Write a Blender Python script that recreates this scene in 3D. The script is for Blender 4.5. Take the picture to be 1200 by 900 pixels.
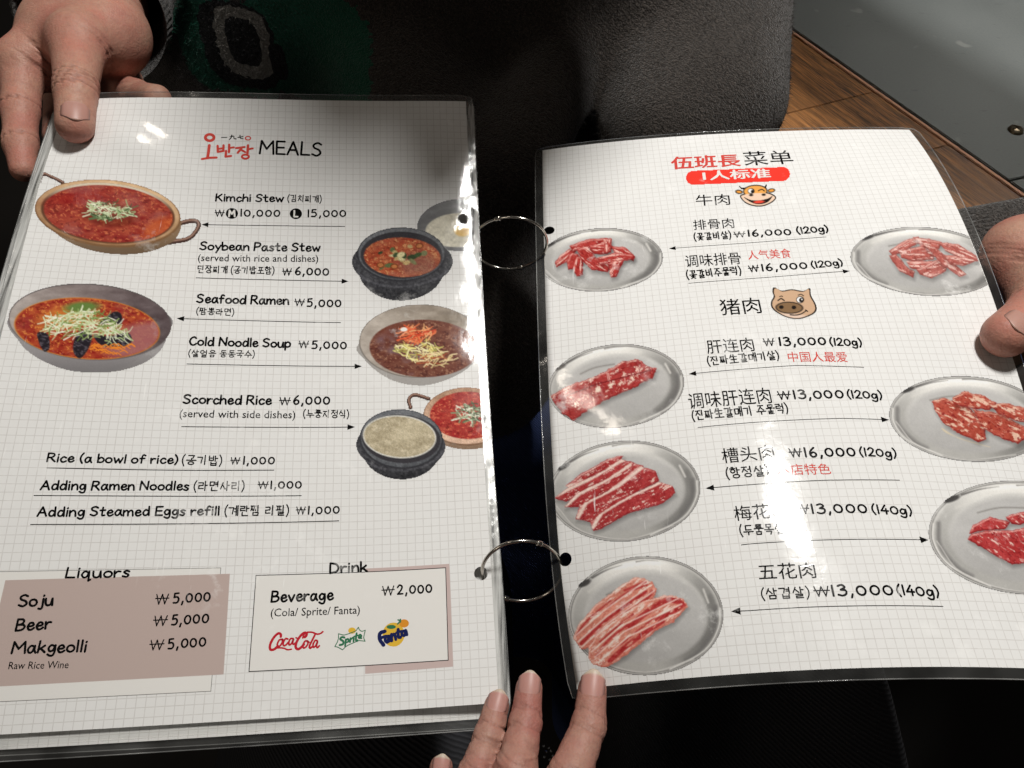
import bpy, bmesh, math, random
import numpy as np
from mathutils import Vector, Matrix
from mathutils.geometry import delaunay_2d_cdt

random.seed(7)
rng = np.random.default_rng(11)
for _o in list(bpy.data.objects):
    bpy.data.objects.remove(_o)
SC = bpy.context.scene
COL = SC.collection

# ------------------------------------------------------------------ camera
FOCAL, CX, CY = 930.0, 600.0, 450.0
CAM_POS = np.array([0.0, -0.21, 1.15])
PITCH = math.radians(55)
FWD = np.array([0, math.cos(PITCH), -math.sin(PITCH)])
UP = np.array([0, math.sin(PITCH), math.cos(PITCH)])
RIGHT = np.array([1.0, 0, 0])
_c = bpy.data.cameras.new('camera')
_c.sensor_width = 36.0
_c.lens = FOCAL / 1200.0 * 36.0
_c.clip_start = 0.01
_c.clip_end = 100
cam = bpy.data.objects.new('camera', _c)
cam.location = CAM_POS
cam.rotation_euler = (math.radians(90) - PITCH, 0, 0)
COL.objects.link(cam)
SC.camera = cam

# ------------------------------------------------------------------ world, lamp, exposure
W = bpy.data.worlds.new('World')
SC.world = W
W.use_nodes = True
W.node_tree.nodes['Background'].inputs[0].default_value = (1.0, 0.93, 0.84, 1)
W.node_tree.nodes['Background'].inputs[1].default_value = 0.04

def lamp(name, loc, target, power, size, color):
    l = bpy.data.lights.new(name, 'AREA')
    l.shape = 'DISK'
    l.size = size
    l.energy = power
    l.color = color
    o = bpy.data.objects.new(name, l)
    o.location = loc
    o.rotation_euler = (Vector(target) - Vector(loc)).to_track_quat('-Z', 'Y').to_euler()
    COL.objects.link(o)
    return o
_p = lamp('pendant_lamp', (.255, .32, 1.88), (0.08, 0.05, 0.85), 14.0, 0.12, (1.0, 0.98, 0.94))
_p.data.shape = 'ELLIPSE'
_p.data.size_y = 0.22
_p.rotation_euler = (0, 0, 0)
lamp('second_pendant_lamp', (-.50, .62, 2.04), (0, 0.05, 0.85), .55, 0.11, (1.0, 0.90, 0.78))
_t = lamp('added_table_fill', (.80, .70, 1.70), (0.45, 0.48, 0.72), .44, 0.22, (1.0, 0.955, 0.88))  # added unseen light, lifts the table out of the arm's shadow
_t.data.spread = math.radians(44)
lamp('viewer_side_fill', (-1.5, -1.2, 2.4), (0, 0, 0.85), 3.4, 0.6, (1.0, 0.88, 0.74))  # unseen fill added on the viewer's side to soften shadows

SC.view_settings.view_transform = 'Standard'
SC.view_settings.look = 'None'
SC.view_settings.exposure = 0.0
SC.view_settings.gamma = 1.0
SC.view_settings.use_curve_mapping = False

# ------------------------------------------------------------------ helpers
def at(px, py, d):
    """a point seen at (px, py) of the 1200 x 900 photograph, d metres deep"""
    return CAM_POS + RIGHT * ((px - CX) / FOCAL * d) - UP * ((py - CY) / FOCAL * d) + FWD * d

def on_plane(px, py, z):
    r = RIGHT * ((px - CX) / FOCAL) - UP * ((py - CY) / FOCAL) + FWD
    return CAM_POS + r * ((z - CAM_POS[2]) / r[2])

def lin(c):
    c = np.asarray(c, float) / 255.0
    return np.where(c <= 0.04045, c / 12.92, ((c + 0.055) / 1.055) ** 2.4)

def link(o, parent=None):
    COL.objects.link(o)
    if parent is not None:
        o.parent = parent
    return o

def tag(o, label=None, cat=None, group=None, kind=None):
    for k, v in (('label', label), ('category', cat), ('group', group), ('kind', kind)):
        if v:
            o[k] = v
    return o

def thing(name, label, cat, loc=(0, 0, 0), group=None):
    o = bpy.data.objects.new(name, None)
    o.empty_display_size = 0.01
    COL.objects.link(o)
    return tag(o, label, cat, group)

def mesh_obj(name, verts, faces, mat, parent=None, smooth=True, colors=None, uvs=None):
    me = bpy.data.meshes.new(name)
    verts = np.asarray(verts, dtype=np.float32)
    if isinstance(faces, np.ndarray):
        nf, k = faces.shape
        me.vertices.add(len(verts)); me.vertices.foreach_set('co', verts.ravel())
        me.loops.add(nf * k); me.loops.foreach_set('vertex_index', faces.astype(np.int32).ravel())
        me.polygons.add(nf)
        me.polygons.foreach_set('loop_start', np.arange(0, nf * k, k, dtype=np.int32))
        me.update(calc_edges=True)
    else:
        me.from_pydata([tuple(map(float, v)) for v in verts], [], faces)
    if smooth:
        me.shade_smooth()
    if colors is not None:
        a = me.color_attributes.new('ink', 'FLOAT_COLOR', 'POINT')
        c4 = np.ones((len(verts), 4), np.float32); c4[:, :3] = colors
        a.data.foreach_set('color', c4.ravel())
    if uvs is not None:
        uvl = me.uv_layers.new(name='mm')
        li = np.empty(len(me.loops), np.int32); me.loops.foreach_get('vertex_index', li)
        uvl.data.foreach_set('uv', np.asarray(uvs, np.float32)[li].ravel())
    me.validate()
    me.materials.append(mat)
    return link(bpy.data.objects.new(name, me), parent)

# ---- node helpers
class NT:
    def __init__(s, name):
        s.m = bpy.data.materials.new(name); s.m.use_nodes = True
        s.t = s.m.node_tree; s.n = s.t.nodes; s.l = s.t.links
        s.bsdf = s.n['Principled BSDF']; s.out = s.n['Material Output']
    def new(s, typ, **kw):
        n = s.n.new(typ)
        for k, v in kw.items():
            if k.startswith('i_'):
                n.inputs[k[2:].replace('_', ' ')].default_value = v
            else:
                setattr(n, k, v)
        return n
    def link(s, a, b): s.l.new(a, b)
    def math(s, op, a, b=None, c=None, clamp=False):
        n = s.n.new('ShaderNodeMath'); n.operation = op; n.use_clamp = clamp
        for i, v in enumerate((a, b, c)):
            if v is None: continue
            if isinstance(v, (int, float)): n.inputs[i].default_value = v
            else: s.l.new(v, n.inputs[i])
        return n.outputs[0]
    def mix(s, fac, a, b):
        n = s.n.new('ShaderNodeMix'); n.data_type = 'RGBA'
        for i, v in ((0, fac), (6, a), (7, b)):
            if isinstance(v, (int, float)): n.inputs[i].default_value = v
            elif isinstance(v, (tuple, list, np.ndarray)): n.inputs[i].default_value = tuple(v)[:3] + (1,)
            else: s.l.new(v, n.inputs[i])
        return n.outputs[2]
    def pos(s): return s.new('ShaderNodeNewGeometry').outputs['Position']
    def noise(s, vec, scale, detail=3, rough=.5, out='Fac'):
        n = s.new('ShaderNodeTexNoise', i_Scale=scale, i_Detail=detail, i_Roughness=rough)
        s.link(vec, n.inputs['Vector']); return n.outputs[out]
    def mapping(s, vec, scale=(1, 1, 1), rot=(0, 0, 0), loc=(0, 0, 0)):
        n = s.new('ShaderNodeMapping'); n.inputs['Scale'].default_value = scale
        n.inputs['Rotation'].default_value = rot; n.inputs['Location'].default_value = loc
        s.link(vec, n.inputs['Vector']); return n.outputs[0]
    def ramp(s, fac, p0, p1, c0=(0, 0, 0, 1), c1=(1, 1, 1, 1)):
        n = s.new('ShaderNodeValToRGB'); e = n.color_ramp.elements
        e[0].position, e[1].position = p0, p1; e[0].color, e[1].color = c0, c1
        s.link(fac, n.inputs[0]); return n.outputs[0]
    def bump(s, h, strength, dist):
        n = s.new('ShaderNodeBump'); n.inputs['Strength'].default_value = strength
        n.inputs['Distance'].default_value = dist; s.link(h, n.inputs['Height']); return n.outputs[0]

def film_gloss(t, wear=True):
    """the glossy laminate skin over paper and ink: fine waviness, scratches, dull scuffs"""
    p = t.pos()
    hw = t.noise(p, 28, 2)
    hr = t.noise(p, 330, 3)
    hs = None
    for ang, sc, seed in ((0.5, 60, 0.0), (-0.7, 75, 3.1), (1.3, 55, 7.7), (2.2, 70, 12.0)):
        m = t.mapping(p, (sc * 16, sc * .7, sc), (0, 0, ang), (seed, seed, seed))
        n = t.noise(m, 1.0, 1)
        k = t.math('GREATER_THAN', n, .70)
        hs = k if hs is None else t.math('ADD', hs, k)
    h = t.math('ADD', t.math('MULTIPLY', hw, 1.1), t.math('MULTIPLY', hr, .045))
    h = t.math('ADD', h, t.math('MULTIPLY', hs, .10))
    nb = t.bump(h, .75, .0011)
    b = t.bsdf
    b.inputs['Coat Weight'].default_value = 1.0
    b.inputs['Coat IOR'].default_value = 1.5
    rg = t.noise(p, 55, 4)
    t.link(t.math('MULTIPLY_ADD', rg, .15, .02), b.inputs['Coat Roughness'])
    t.link(nb, b.inputs['Coat Normal'])
    b.inputs['Roughness'].default_value = .8
    b.inputs['Specular IOR Level'].default_value = .0

def wear(t, col):
    p = t.pos()
    a = t.noise(t.mapping(p, (1, 1, 1), (0, 0, .6)), 75, 5, .65)
    b = t.noise(p, 14, 2)
    k = t.math('MULTIPLY', t.ramp(a, .57, .72), t.ramp(b, .46, .62))
    s = t.noise(t.mapping(p, (700, 60, 60), (0, 0, .62)), 1.0, 2)
    k2 = t.math('MULTIPLY', t.ramp(s, .71, .76), t.ramp(b, .46, .6))
    k = t.math('MULTIPLY', t.math('MAXIMUM', k, k2), .55)
    return t.mix(k, col, (.92, .91, .89))

def mat_plain(name, color, rough=.5, metallic=0.0, spec=.5):
    t = NT(name)
    t.bsdf.inputs['Base Color'].default_value = tuple(color)[:3] + (1,)
    t.bsdf.inputs['Roughness'].default_value = rough
    t.bsdf.inputs['Metallic'].default_value = metallic
    t.bsdf.inputs['Specular IOR Level'].default_value = spec
    return t.m

def mat_print(name, color=None):
    t = NT(name)
    if color is None:
        c = t.new('ShaderNodeVertexColor', layer_name='ink').outputs[0]
    else:
        r = t.new('ShaderNodeRGB'); r.outputs[0].default_value = tuple(color)[:3] + (1,); c = r.outputs[0]
    t.link(wear(t, c), t.bsdf.inputs['Base Color'])
    film_gloss(t)
    return t.m

def mat_paper():
    t = NT('grid_paper')
    uv = t.new('ShaderNodeUVMap', uv_map='mm').outputs[0]
    sx = t.new('ShaderNodeSeparateXYZ'); t.link(uv, sx.inputs[0])
    k = None
    for i in (0, 1):
        fr = t.math('ABSOLUTE', t.math('SUBTRACT', t.math('FRACT', t.math('DIVIDE', sx.outputs[i], 3.5)), .5))
        d = t.math('MULTIPLY', t.math('SUBTRACT', .5, fr), 3.5)
        q = t.math('SUBTRACT', 1.0, t.math('DIVIDE', t.math('SUBTRACT', d, .10), .12, clamp=True), clamp=True)
        k = q if k is None else t.math('MAXIMUM', k, q)
    fade = t.math('MULTIPLY_ADD', t.noise(uv, .35, 2), .9, .2, clamp=True)
    tint = t.mix(t.noise(uv, .03, 3), (.765, .755, .735), (.80, .795, .782))
    c = t.mix(t.math('MULTIPLY', t.math('MULTIPLY', k, fade), .62), tint, (.46, .43, .40))
    t.link(wear(t, c), t.bsdf.inputs['Base Color'])
    film_gloss(t)
    return t.m

def mat_film(name, haze=.10, tint=(.5, .5, .48), edge=0.0):
    t = NT(name)
    tr = t.new('ShaderNodeBsdfTransparent'); tr.inputs[0].default_value = (.93, .93, .92, 1)
    gl = t.new('ShaderNodeBsdfGlossy'); gl.inputs['Roughness'].default_value = .13
    df = t.new('ShaderNodeBsdfDiffuse'); df.inputs[0].default_value = tint + (1,)
    p = t.pos()
    h = t.noise(p, 85, 2)
    nb = t.bump(h, .5, .0010)
    t.link(nb, gl.inputs['Normal'])
    fr = t.new('ShaderNodeFresnel', i_IOR=1.4); t.link(nb, fr.inputs['Normal'])
    m1 = t.new('ShaderNodeMixShader'); m2 = t.new('ShaderNodeMixShader')
    hz = t.math('MULTIPLY', t.ramp(t.noise(p, 45, 3), .2, .8), haze * 2)
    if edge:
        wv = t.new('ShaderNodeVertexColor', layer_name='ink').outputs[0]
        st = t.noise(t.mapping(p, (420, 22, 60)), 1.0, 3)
        hz = t.math('ADD', hz, t.math('MULTIPLY', wv, t.math('MULTIPLY', t.ramp(st, .36, .62), edge)), clamp=True)  # pale streaks paint lamp glare into the side borders
    t.link(hz, m1.inputs[0])
    t.link(tr.outputs[0], m1.inputs[1]); t.link(df.outputs[0], m1.inputs[2])
    t.link(fr.outputs[0], m2.inputs[0]); t.link(m1.outputs[0], m2.inputs[1]); t.link(gl.outputs[0], m2.inputs[2])
    t.link(m2.outputs[0], t.out.inputs['Surface'])
    t.n.remove(t.bsdf)
    return t.m

def mat_skin(name, base, red):
    t = NT(name)
    p = t.pos()
    a = t.noise(p, 42, 4, .6); b = t.noise(p, 300, 3, .6)
    c = t.mix(t.ramp(a, .36, .66), base, red)
    c = t.mix(t.math('MULTIPLY', t.ramp(b, .45, .7), .30), c, tuple(x * .62 for x in red))
    c = t.mix(t.math('MULTIPLY', t.ramp(t.noise(p, 90, 2), .58, .72), .35), c, (base[0] * 1.1, base[1] * .78, base[2] * .76))
    fold = t.new('ShaderNodeVertexColor', layer_name='ink').outputs[0]
    c = t.mix(t.math('MULTIPLY', fold, .6), c, tuple(x * .42 for x in red))
    t.link(c, t.bsdf.inputs['Base Color'])
    t.link(t.math('MULTIPLY_ADD', b, .22, .42), t.bsdf.inputs['Roughness'])
    t.bsdf.inputs['Specular IOR Level'].default_value = .32
    t.bsdf.inputs['Subsurface Weight'].default_value = .14
    t.bsdf.inputs['Subsurface Radius'].default_value = (.005, .0018, .001)
    t.bsdf.inputs['Subsurface Scale'].default_value = .5
    v = t.new('ShaderNodeTexVoronoi', i_Scale=900.0); t.link(p, v.inputs['Vector'])
    v2 = t.new('ShaderNodeTexVoronoi', feature='DISTANCE_TO_EDGE', i_Scale=430.0)
    wp = t.new('ShaderNodeVectorMath', operation='ADD'); t.link(p, wp.inputs[0])
    ns = t.new('ShaderNodeTexNoise', i_Scale=160.0, i_Detail=2.0); t.link(p, ns.inputs['Vector'])
    sc = t.new('ShaderNodeVectorMath', operation='SCALE'); sc.inputs['Scale'].default_value = .004; t.link(ns.outputs['Color'], sc.inputs[0]); t.link(sc.outputs[0], wp.inputs[1])
    t.link(wp.outputs[0], v2.inputs['Vector'])
    h = t.math('ADD', t.math('MULTIPLY', v.outputs['Distance'], .4), t.math('MULTIPLY', t.noise(p, 420, 4, .65), .9))
    h = t.math('ADD', h, t.math('MULTIPLY', t.ramp(v2.outputs['Distance'], 0.0, .16), .16))
    h = t.math('ADD', h, t.math('MULTIPLY', t.noise(p, 120, 3), 1.5))
    t.link(t.bump(h, .42, .0006), t.bsdf.inputs['Normal'])
    return t.m
# ---- measured page shapes and print positions (page millimetres)
SURF_LEFT = [[[-0.22961, 0.14274, 0.90077], [-0.23103, 0.06911, 0.88431], [-0.22251, -0.00665, 0.87651], [-0.21677, -0.08014, 0.86546], [-0.21372, -0.15085, 0.84272]], [[-0.17793, 0.14082, 0.90478], [-0.17726, 0.07393, 0.87329], [-0.17396, 0.00055, 0.86086], [-0.16542, -0.07402, 0.85325], [-0.16136, -0.14749, 0.83946]], [[-0.127, 0.14451, 0.89876], [-0.12438, 0.0755, 0.87018], [-0.12137, 0.00379, 0.85098], [-0.11534, -0.06855, 0.84023], [-0.10949, -0.14272, 0.83229]], [[-0.07609, 0.14839, 0.89585], [-0.07252, 0.08018, 0.86826], [-0.06883, 0.00906, 0.84505], [-0.06317, -0.06421, 0.83097], [-0.05761, -0.13773, 0.82377]], [[-0.02485, 0.15391, 0.88945], [-0.02225, 0.08859, 0.85333], [-0.01771, 0.01404, 0.83546], [-0.01007, -0.05992, 0.82925], [-0.00542, -0.13359, 0.82005]]]
SURF_RIGHT = [[[0.01775, 0.16656, 0.84945], [0.01592, 0.09216, 0.85077], [0.01747, 0.01807, 0.85102], [0.01466, -0.05764, 0.84204], [0.0259, -0.12833, 0.82106]], [[0.06898, 0.16571, 0.85942], [0.06902, 0.0919, 0.85572], [0.06783, 0.01754, 0.86078], [0.06671, -0.0573, 0.86352], [0.06475, -0.1322, 0.85608]], [[0.12111, 0.16577, 0.86258], [0.12071, 0.09081, 0.86341], [0.11948, 0.0182, 0.86857], [0.12019, -0.05579, 0.87273], [0.12102, -0.13092, 0.87086]], [[0.17294, 0.16575, 0.86549], [0.17333, 0.09212, 0.87295], [0.17264, 0.01767, 0.87015], [0.17275, -0.05752, 0.86436], [0.17397, -0.13085, 0.86413]], [[0.22512, 0.16606, 0.86422], [0.22586, 0.09295, 0.88024], [0.2264, 0.01608, 0.87067], [0.22348, -0.05548, 0.84952], [0.22467, -0.1299, 0.85063]]]
PRINT_LEFT = [
 ['T', 'h', 'MEALS', 103.36, 31.21, 134.05, 31.86, 7.28, 'k'],
 ['T', 'h', 'Kimchi Stew', 83.49, 58.76, 116.08, 58.15, 3.98, 'k'],
 ['T', 'g', '(김치찌개)', 118.17, 58.1, 134.76, 58.14, 3.83, 'k'],
 ['T', 'h', '₩', 83.92, 67.37, 87.96, 67.23, 3.82, 'k'],
 ['T', 'h', '10,000', 95.87, 66.87, 114.54, 66.46, 3.96, 'k'],
 ['T', 'h', '15,000', 128.36, 66.18, 146.92, 65.88, 3.96, 'k'],
 ['T', 'h', 'Soybean Paste Stew', 78.11, 85.95, 134.73, 85.16, 4.22, 'k'],
 ['T', 'm', '(served with rice and dishes)', 77.65, 92.19, 134.05, 91.03, 3.54, 'k'],
 ['T', 'g', '된장찌개 (공기밥포함)', 77.8, 98.53, 113.29, 98.28, 3.93, 'k'],
 ['T', 'h', '₩', 117.42, 98.63, 121.31, 98.62, 3.93, 'k'],
 ['T', 'h', '6,000', 123.31, 98.39, 139.11, 98.25, 4.08, 'k'],
 ['T', 'h', 'Seafood Ramen', 79.17, 114.46, 120.73, 114.33, 4.3, 'k'],
 ['T', 'h', '₩', 123.83, 114.85, 128.0, 114.9, 3.86, 'k'],
 ['T', 'h', '5,000', 129.48, 115.18, 145.28, 115.11, 4.09, 'k'],
 ['T', 'g', '(짬뽕라면)', 79.41, 120.74, 96.09, 120.84, 3.58, 'k'],
 ['T', 'h', 'Cold Noodle Soup', 77.76, 136.59, 122.41, 136.61, 4.16, 'k'],
 ['T', 'h', '₩', 126.48, 136.98, 130.56, 137.01, 3.74, 'k'],
 ['T', 'h', '5,000', 132.31, 137.16, 148.11, 137.26, 3.98, 'k'],
 ['T', 'g', '(살얼음 동동국수)', 77.93, 142.51, 106.65, 142.16, 3.46, 'k'],
 ['T', 'h', 'Scorched Rice', 77.99, 165.45, 115.23, 165.42, 4.15, 'k'],
 ['T', 'h', '₩', 119.14, 165.59, 123.43, 165.59, 3.9, 'k'],
 ['T', 'h', '6,000', 125.02, 165.25, 140.93, 165.24, 4.13, 'k'],
 ['T', 'm', '(served with side dishes)', 76.86, 172.12, 126.12, 172.11, 3.45, 'k'],
 ['T', 'g', '(누룽지정식)', 129.64, 171.68, 149.72, 172.07, 3.75, 'k'],
 ['T', 'h', 'Rice (a bowl of rice)', 27.47, 193.39, 78.29, 193.62, 3.62, 'k'],
 ['T', 'g', '(공기밥)', 80.05, 194.03, 96.21, 194.33, 4.28, 'k'],
 ['T', 'h', '₩', 100.04, 193.82, 103.56, 193.81, 3.26, 'k'],
 ['T', 'h', '1,000', 105.15, 193.81, 117.99, 193.81, 3.55, 'k'],
 ['T', 'h', 'Adding Ramen Noodles', 27.0, 205.43, 83.89, 205.46, 3.71, 'k'],
 ['T', 'g', '(라면사리)', 85.96, 205.73, 106.25, 205.79, 4.19, 'k'],
 ['T', 'h', '₩', 112.22, 204.87, 116.02, 204.89, 3.39, 'k'],
 ['T', 'h', '1,000', 117.16, 204.9, 129.97, 204.82, 3.49, 'k'],
 ['T', 'h', 'Adding Steamed Eggs refill', 27.61, 216.46, 97.05, 216.38, 3.7, 'k'],
 ['T', 'g', '(계란찜 리필)', 99.19, 216.74, 125.17, 216.96, 4.31, 'k'],
 ['T', 'h', '₩', 128.49, 216.45, 132.02, 216.47, 3.41, 'k'],
 ['T', 'h', '1,000', 133.26, 216.49, 146.28, 216.59, 3.5, 'k'],
 ['T', 'h', 'Liquors', 41.76, 241.31, 64.91, 241.53, 3.88, 'k'],
 ['T', 'h', 'Soju', 26.64, 251.92, 38.54, 251.74, 4.22, 'k'],
 ['T', 'h', '₩', 76.29, 252.55, 80.66, 252.5, 4.02, 'k'],
 ['T', 'h', '5,000', 82.72, 252.36, 96.52, 251.93, 3.89, 'k'],
 ['T', 'h', 'Beer', 27.06, 260.85, 39.12, 260.51, 4.13, 'k'],
 ['T', 'h', '₩', 76.41, 260.9, 80.96, 260.87, 3.92, 'k'],
 ['T', 'h', '5,000', 83.01, 260.82, 96.64, 260.39, 3.8, 'k'],
 ['T', 'h', 'Makgeolli', 27.04, 268.92, 53.02, 269.44, 4.03, 'k'],
 ['T', 'h', '₩', 76.24, 269.88, 80.83, 269.86, 3.83, 'k'],
 ['T', 'h', '5,000', 82.75, 269.79, 96.46, 269.27, 3.71, 'k'],
 ['T', 'm', 'Raw Rice Wine', 26.77, 274.57, 47.76, 275.19, 2.49, 'k'],
 ['T', 'h', 'Drink', 143.12, 242.19, 158.18, 242.06, 4.14, 'k'],
 ['T', 'h', 'Beverage', 120.26, 253.17, 144.53, 253.13, 4.15, 'k'],
 ['T', 'h', '₩', 164.62, 252.43, 169.15, 252.45, 3.88, 'k'],
 ['T', 'h', '2,000', 170.73, 252.38, 184.81, 252.34, 3.73, 'k'],
 ['T', 'm', '(Cola/ Sprite/ Fanta)', 120.28, 258.96, 155.52, 259.3, 3.0, 'k'],
 ['A', [(146.56, 71.32), (111.67, 71.62), (77.64, 72.13)], 2, 0.35, 'k'],
 ['A', [(77.73, 101.34), (113.03, 101.28), (148.76, 101.46)], 2, 0.35, 'k'],
 ['A', [(145.21, 123.57), (106.32, 123.24), (71.0, 123.16)], 2, 0.35, 'k'],
 ['A', [(77.61, 146.17), (115.19, 146.11), (155.36, 146.29)], 2, 0.35, 'k'],
 ['A', [(78.35, 176.61), (113.07, 176.5), (152.51, 176.53)], 2, 0.35, 'k'],
 ['A', [(27.9, 196.1), (75.86, 196.64), (118.13, 196.56)], None, 0.36, 'k'],
 ['A', [(25.04, 207.91), (77.06, 208.15), (130.1, 208.3)], None, 0.36, 'k'],
 ['A', [(25.74, 219.9), (78.31, 220.08), (146.17, 219.88)], None, 0.36, 'k'],
 ['A', [(17.87, 238.41), (99.57, 238.75), (100.05, 286.03), (25.86, 285.8)], None, 0.16, 'k'],
 ['Q', 'price_box', [(20.35, 241.74), (103.28, 241.25), (104.16, 280.15), (18.55, 280.51)], 'pink'],
 ['Q', 'price_box', [(99.57, 238.75), (100.05, 286.03), (14.21, 285.7), (13.37, 238.37)], 'white'],
 ['A', [(113.56, 242.19), (190.92, 242.47), (190.67, 279.75), (113.54, 279.59), (113.56, 242.19)], None, 0.3, 'k'],
 ['Q', 'price_box', [(113.56, 242.19), (190.92, 242.47), (190.67, 279.75), (113.54, 279.59)], 'white'],
 ['Q', 'price_box', [(157.46, 240.89), (192.53, 240.9), (192.56, 282.31), (157.93, 282.83)], 'pink2'],
]
PRINT_RIGHT = [
 ['T', 'c', '伍班長', 71.65, 28.28, 109.42, 29.88, 10.9, 'redb'],
 ['T', 'c', '菜单', 111.29, 29.72, 137.69, 30.67, 12.37, 'k'],
 ['T', 'c', '1人标准', 87.35, 39.48, 123.31, 41.28, 8.01, 'whiteb'],
 ['T', 'c', '牛肉', 81.2, 58.92, 98.72, 60.07, 8.69, 'k'],
 ['T', 'c', '排骨肉', 77.61, 76.79, 98.16, 77.68, 7.59, 'k'],
 ['T', 'g', '(꽃갈비살)', 77.08, 84.42, 95.31, 85.05, 5.24, 'k'],
 ['T', 'h', '₩', 97.2, 84.64, 102.27, 84.72, 4.3, 'k'],
 ['T', 'h', '16,000', 104.0, 84.47, 124.75, 85.53, 4.61, 'k'],
 ['T', 'h', '(120g)', 128.18, 85.12, 143.17, 84.96, 4.53, 'k'],
 ['T', 'c', '调味排骨', 70.61, 102.7, 97.59, 103.33, 8.48, 'k'],
 ['T', 'c', '人气美食', 101.28, 100.9, 122.07, 101.31, 6.42, 'red'],
 ['T', 'g', '(꽃갈비주물럭)', 70.23, 110.34, 96.3, 110.12, 5.39, 'k'],
 ['T', 'h', '₩', 100.5, 109.12, 104.84, 108.97, 4.51, 'k'],
 ['T', 'h', '16,000', 106.58, 108.85, 127.84, 109.14, 4.53, 'k'],
 ['T', 'h', '(120g)', 130.32, 108.88, 145.05, 108.21, 4.14, 'k'],
 ['T', 'c', '猪肉', 83.04, 135.36, 101.85, 135.54, 10.02, 'k'],
 ['T', 'c', '肝连肉', 73.79, 157.2, 94.84, 157.46, 8.06, 'k'],
 ['T', 'h', '₩', 99.52, 154.89, 103.88, 154.96, 4.4, 'k'],
 ['T', 'h', '13,000', 106.32, 155.12, 126.7, 155.69, 4.63, 'k'],
 ['T', 'h', '(120g)', 128.65, 156.0, 142.43, 156.84, 4.12, 'k'],
 ['T', 'g', '(진짜生갈매기살)', 73.2, 163.56, 104.64, 162.75, 4.73, 'k'],
 ['T', 'c', '中国人最爱', 108.5, 164.55, 134.27, 165.67, 5.69, 'red'],
 ['T', 'c', '调味肝连肉', 62.14, 186.0, 97.47, 185.91, 8.38, 'k'],
 ['T', 'h', '₩', 100.55, 184.33, 105.43, 184.38, 4.42, 'k'],
 ['T', 'h', '13,000', 107.09, 184.24, 127.96, 184.51, 4.42, 'k'],
 ['T', 'h', '(120g)', 129.97, 184.5, 144.58, 184.97, 3.97, 'k'],
 ['T', 'g', '(진짜生갈매기 주물럭)', 62.89, 191.74, 103.25, 191.04, 4.71, 'k'],
 ['T', 'c', '槽头肉', 72.53, 213.67, 93.75, 213.34, 7.16, 'k'],
 ['T', 'h', '₩', 100.18, 212.58, 104.67, 212.58, 4.19, 'k'],
 ['T', 'h', '16,000', 106.02, 212.76, 126.44, 212.86, 4.32, 'k'],
 ['T', 'h', '(120g)', 128.53, 212.63, 143.32, 213.3, 3.83, 'k'],
 ['T', 'g', '(항정살)', 73.06, 220.6, 89.92, 220.39, 4.63, 'k'],
 ['T', 'c', '本店特色', 93.49, 220.8, 114.83, 221.09, 5.06, 'red'],
 ['T', 'c', '梅花肉', 73.6, 239.4, 94.11, 239.04, 6.5, 'k'],
 ['T', 'h', '₩', 97.65, 237.76, 102.23, 237.97, 4.03, 'k'],
 ['T', 'h', '13,000', 103.56, 237.95, 125.05, 238.03, 4.02, 'k'],
 ['T', 'h', '(140g)', 127.18, 238.29, 142.74, 238.84, 3.7, 'k'],
 ['T', 'g', '(두툼목살)', 74.63, 245.5, 92.83, 245.77, 4.24, 'k'],
 ['T', 'c', '五花肉', 78.74, 263.69, 99.83, 264.06, 6.31, 'k'],
 ['T', 'g', '(삼겹살)', 78.45, 270.95, 95.77, 271.21, 4.02, 'k'],
 ['T', 'h', '₩', 97.98, 270.99, 103.09, 271.03, 3.86, 'k'],
 ['T', 'h', '13,000', 104.17, 271.07, 126.47, 271.01, 4.04, 'k'],
 ['T', 'h', '(140g)', 128.23, 271.01, 143.79, 271.52, 3.79, 'k'],
 ['A', [(141.24, 88.56), (104.36, 89.13), (63.76, 88.52)], 2, 0.3, 'k'],
 ['A', [(70.58, 113.22), (108.43, 113.28), (147.4, 112.03)], 2, 0.3, 'k'],
 ['A', [(140.42, 168.49), (111.28, 166.58), (91.44, 167.02), (64.03, 167.31)], 2, 0.3, 'k'],
 ['A', [(64.6, 195.36), (86.82, 195.04), (125.1, 194.68), (144.87, 195.39)], 2, 0.3, 'k'],
 ['A', [(141.7, 223.69), (109.25, 223.64), (82.06, 224.07), (64.01, 224.05)], 2, 0.3, 'k'],
 ['A', [(74.37, 249.24), (77.96, 249.11), (103.84, 249.09), (146.27, 249.18)], 2, 0.3, 'k'],
 ['A', [(143.91, 275.28), (94.42, 274.82), (73.75, 274.83), (66.59, 274.62)], 2, 0.3, 'k'],
]
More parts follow.
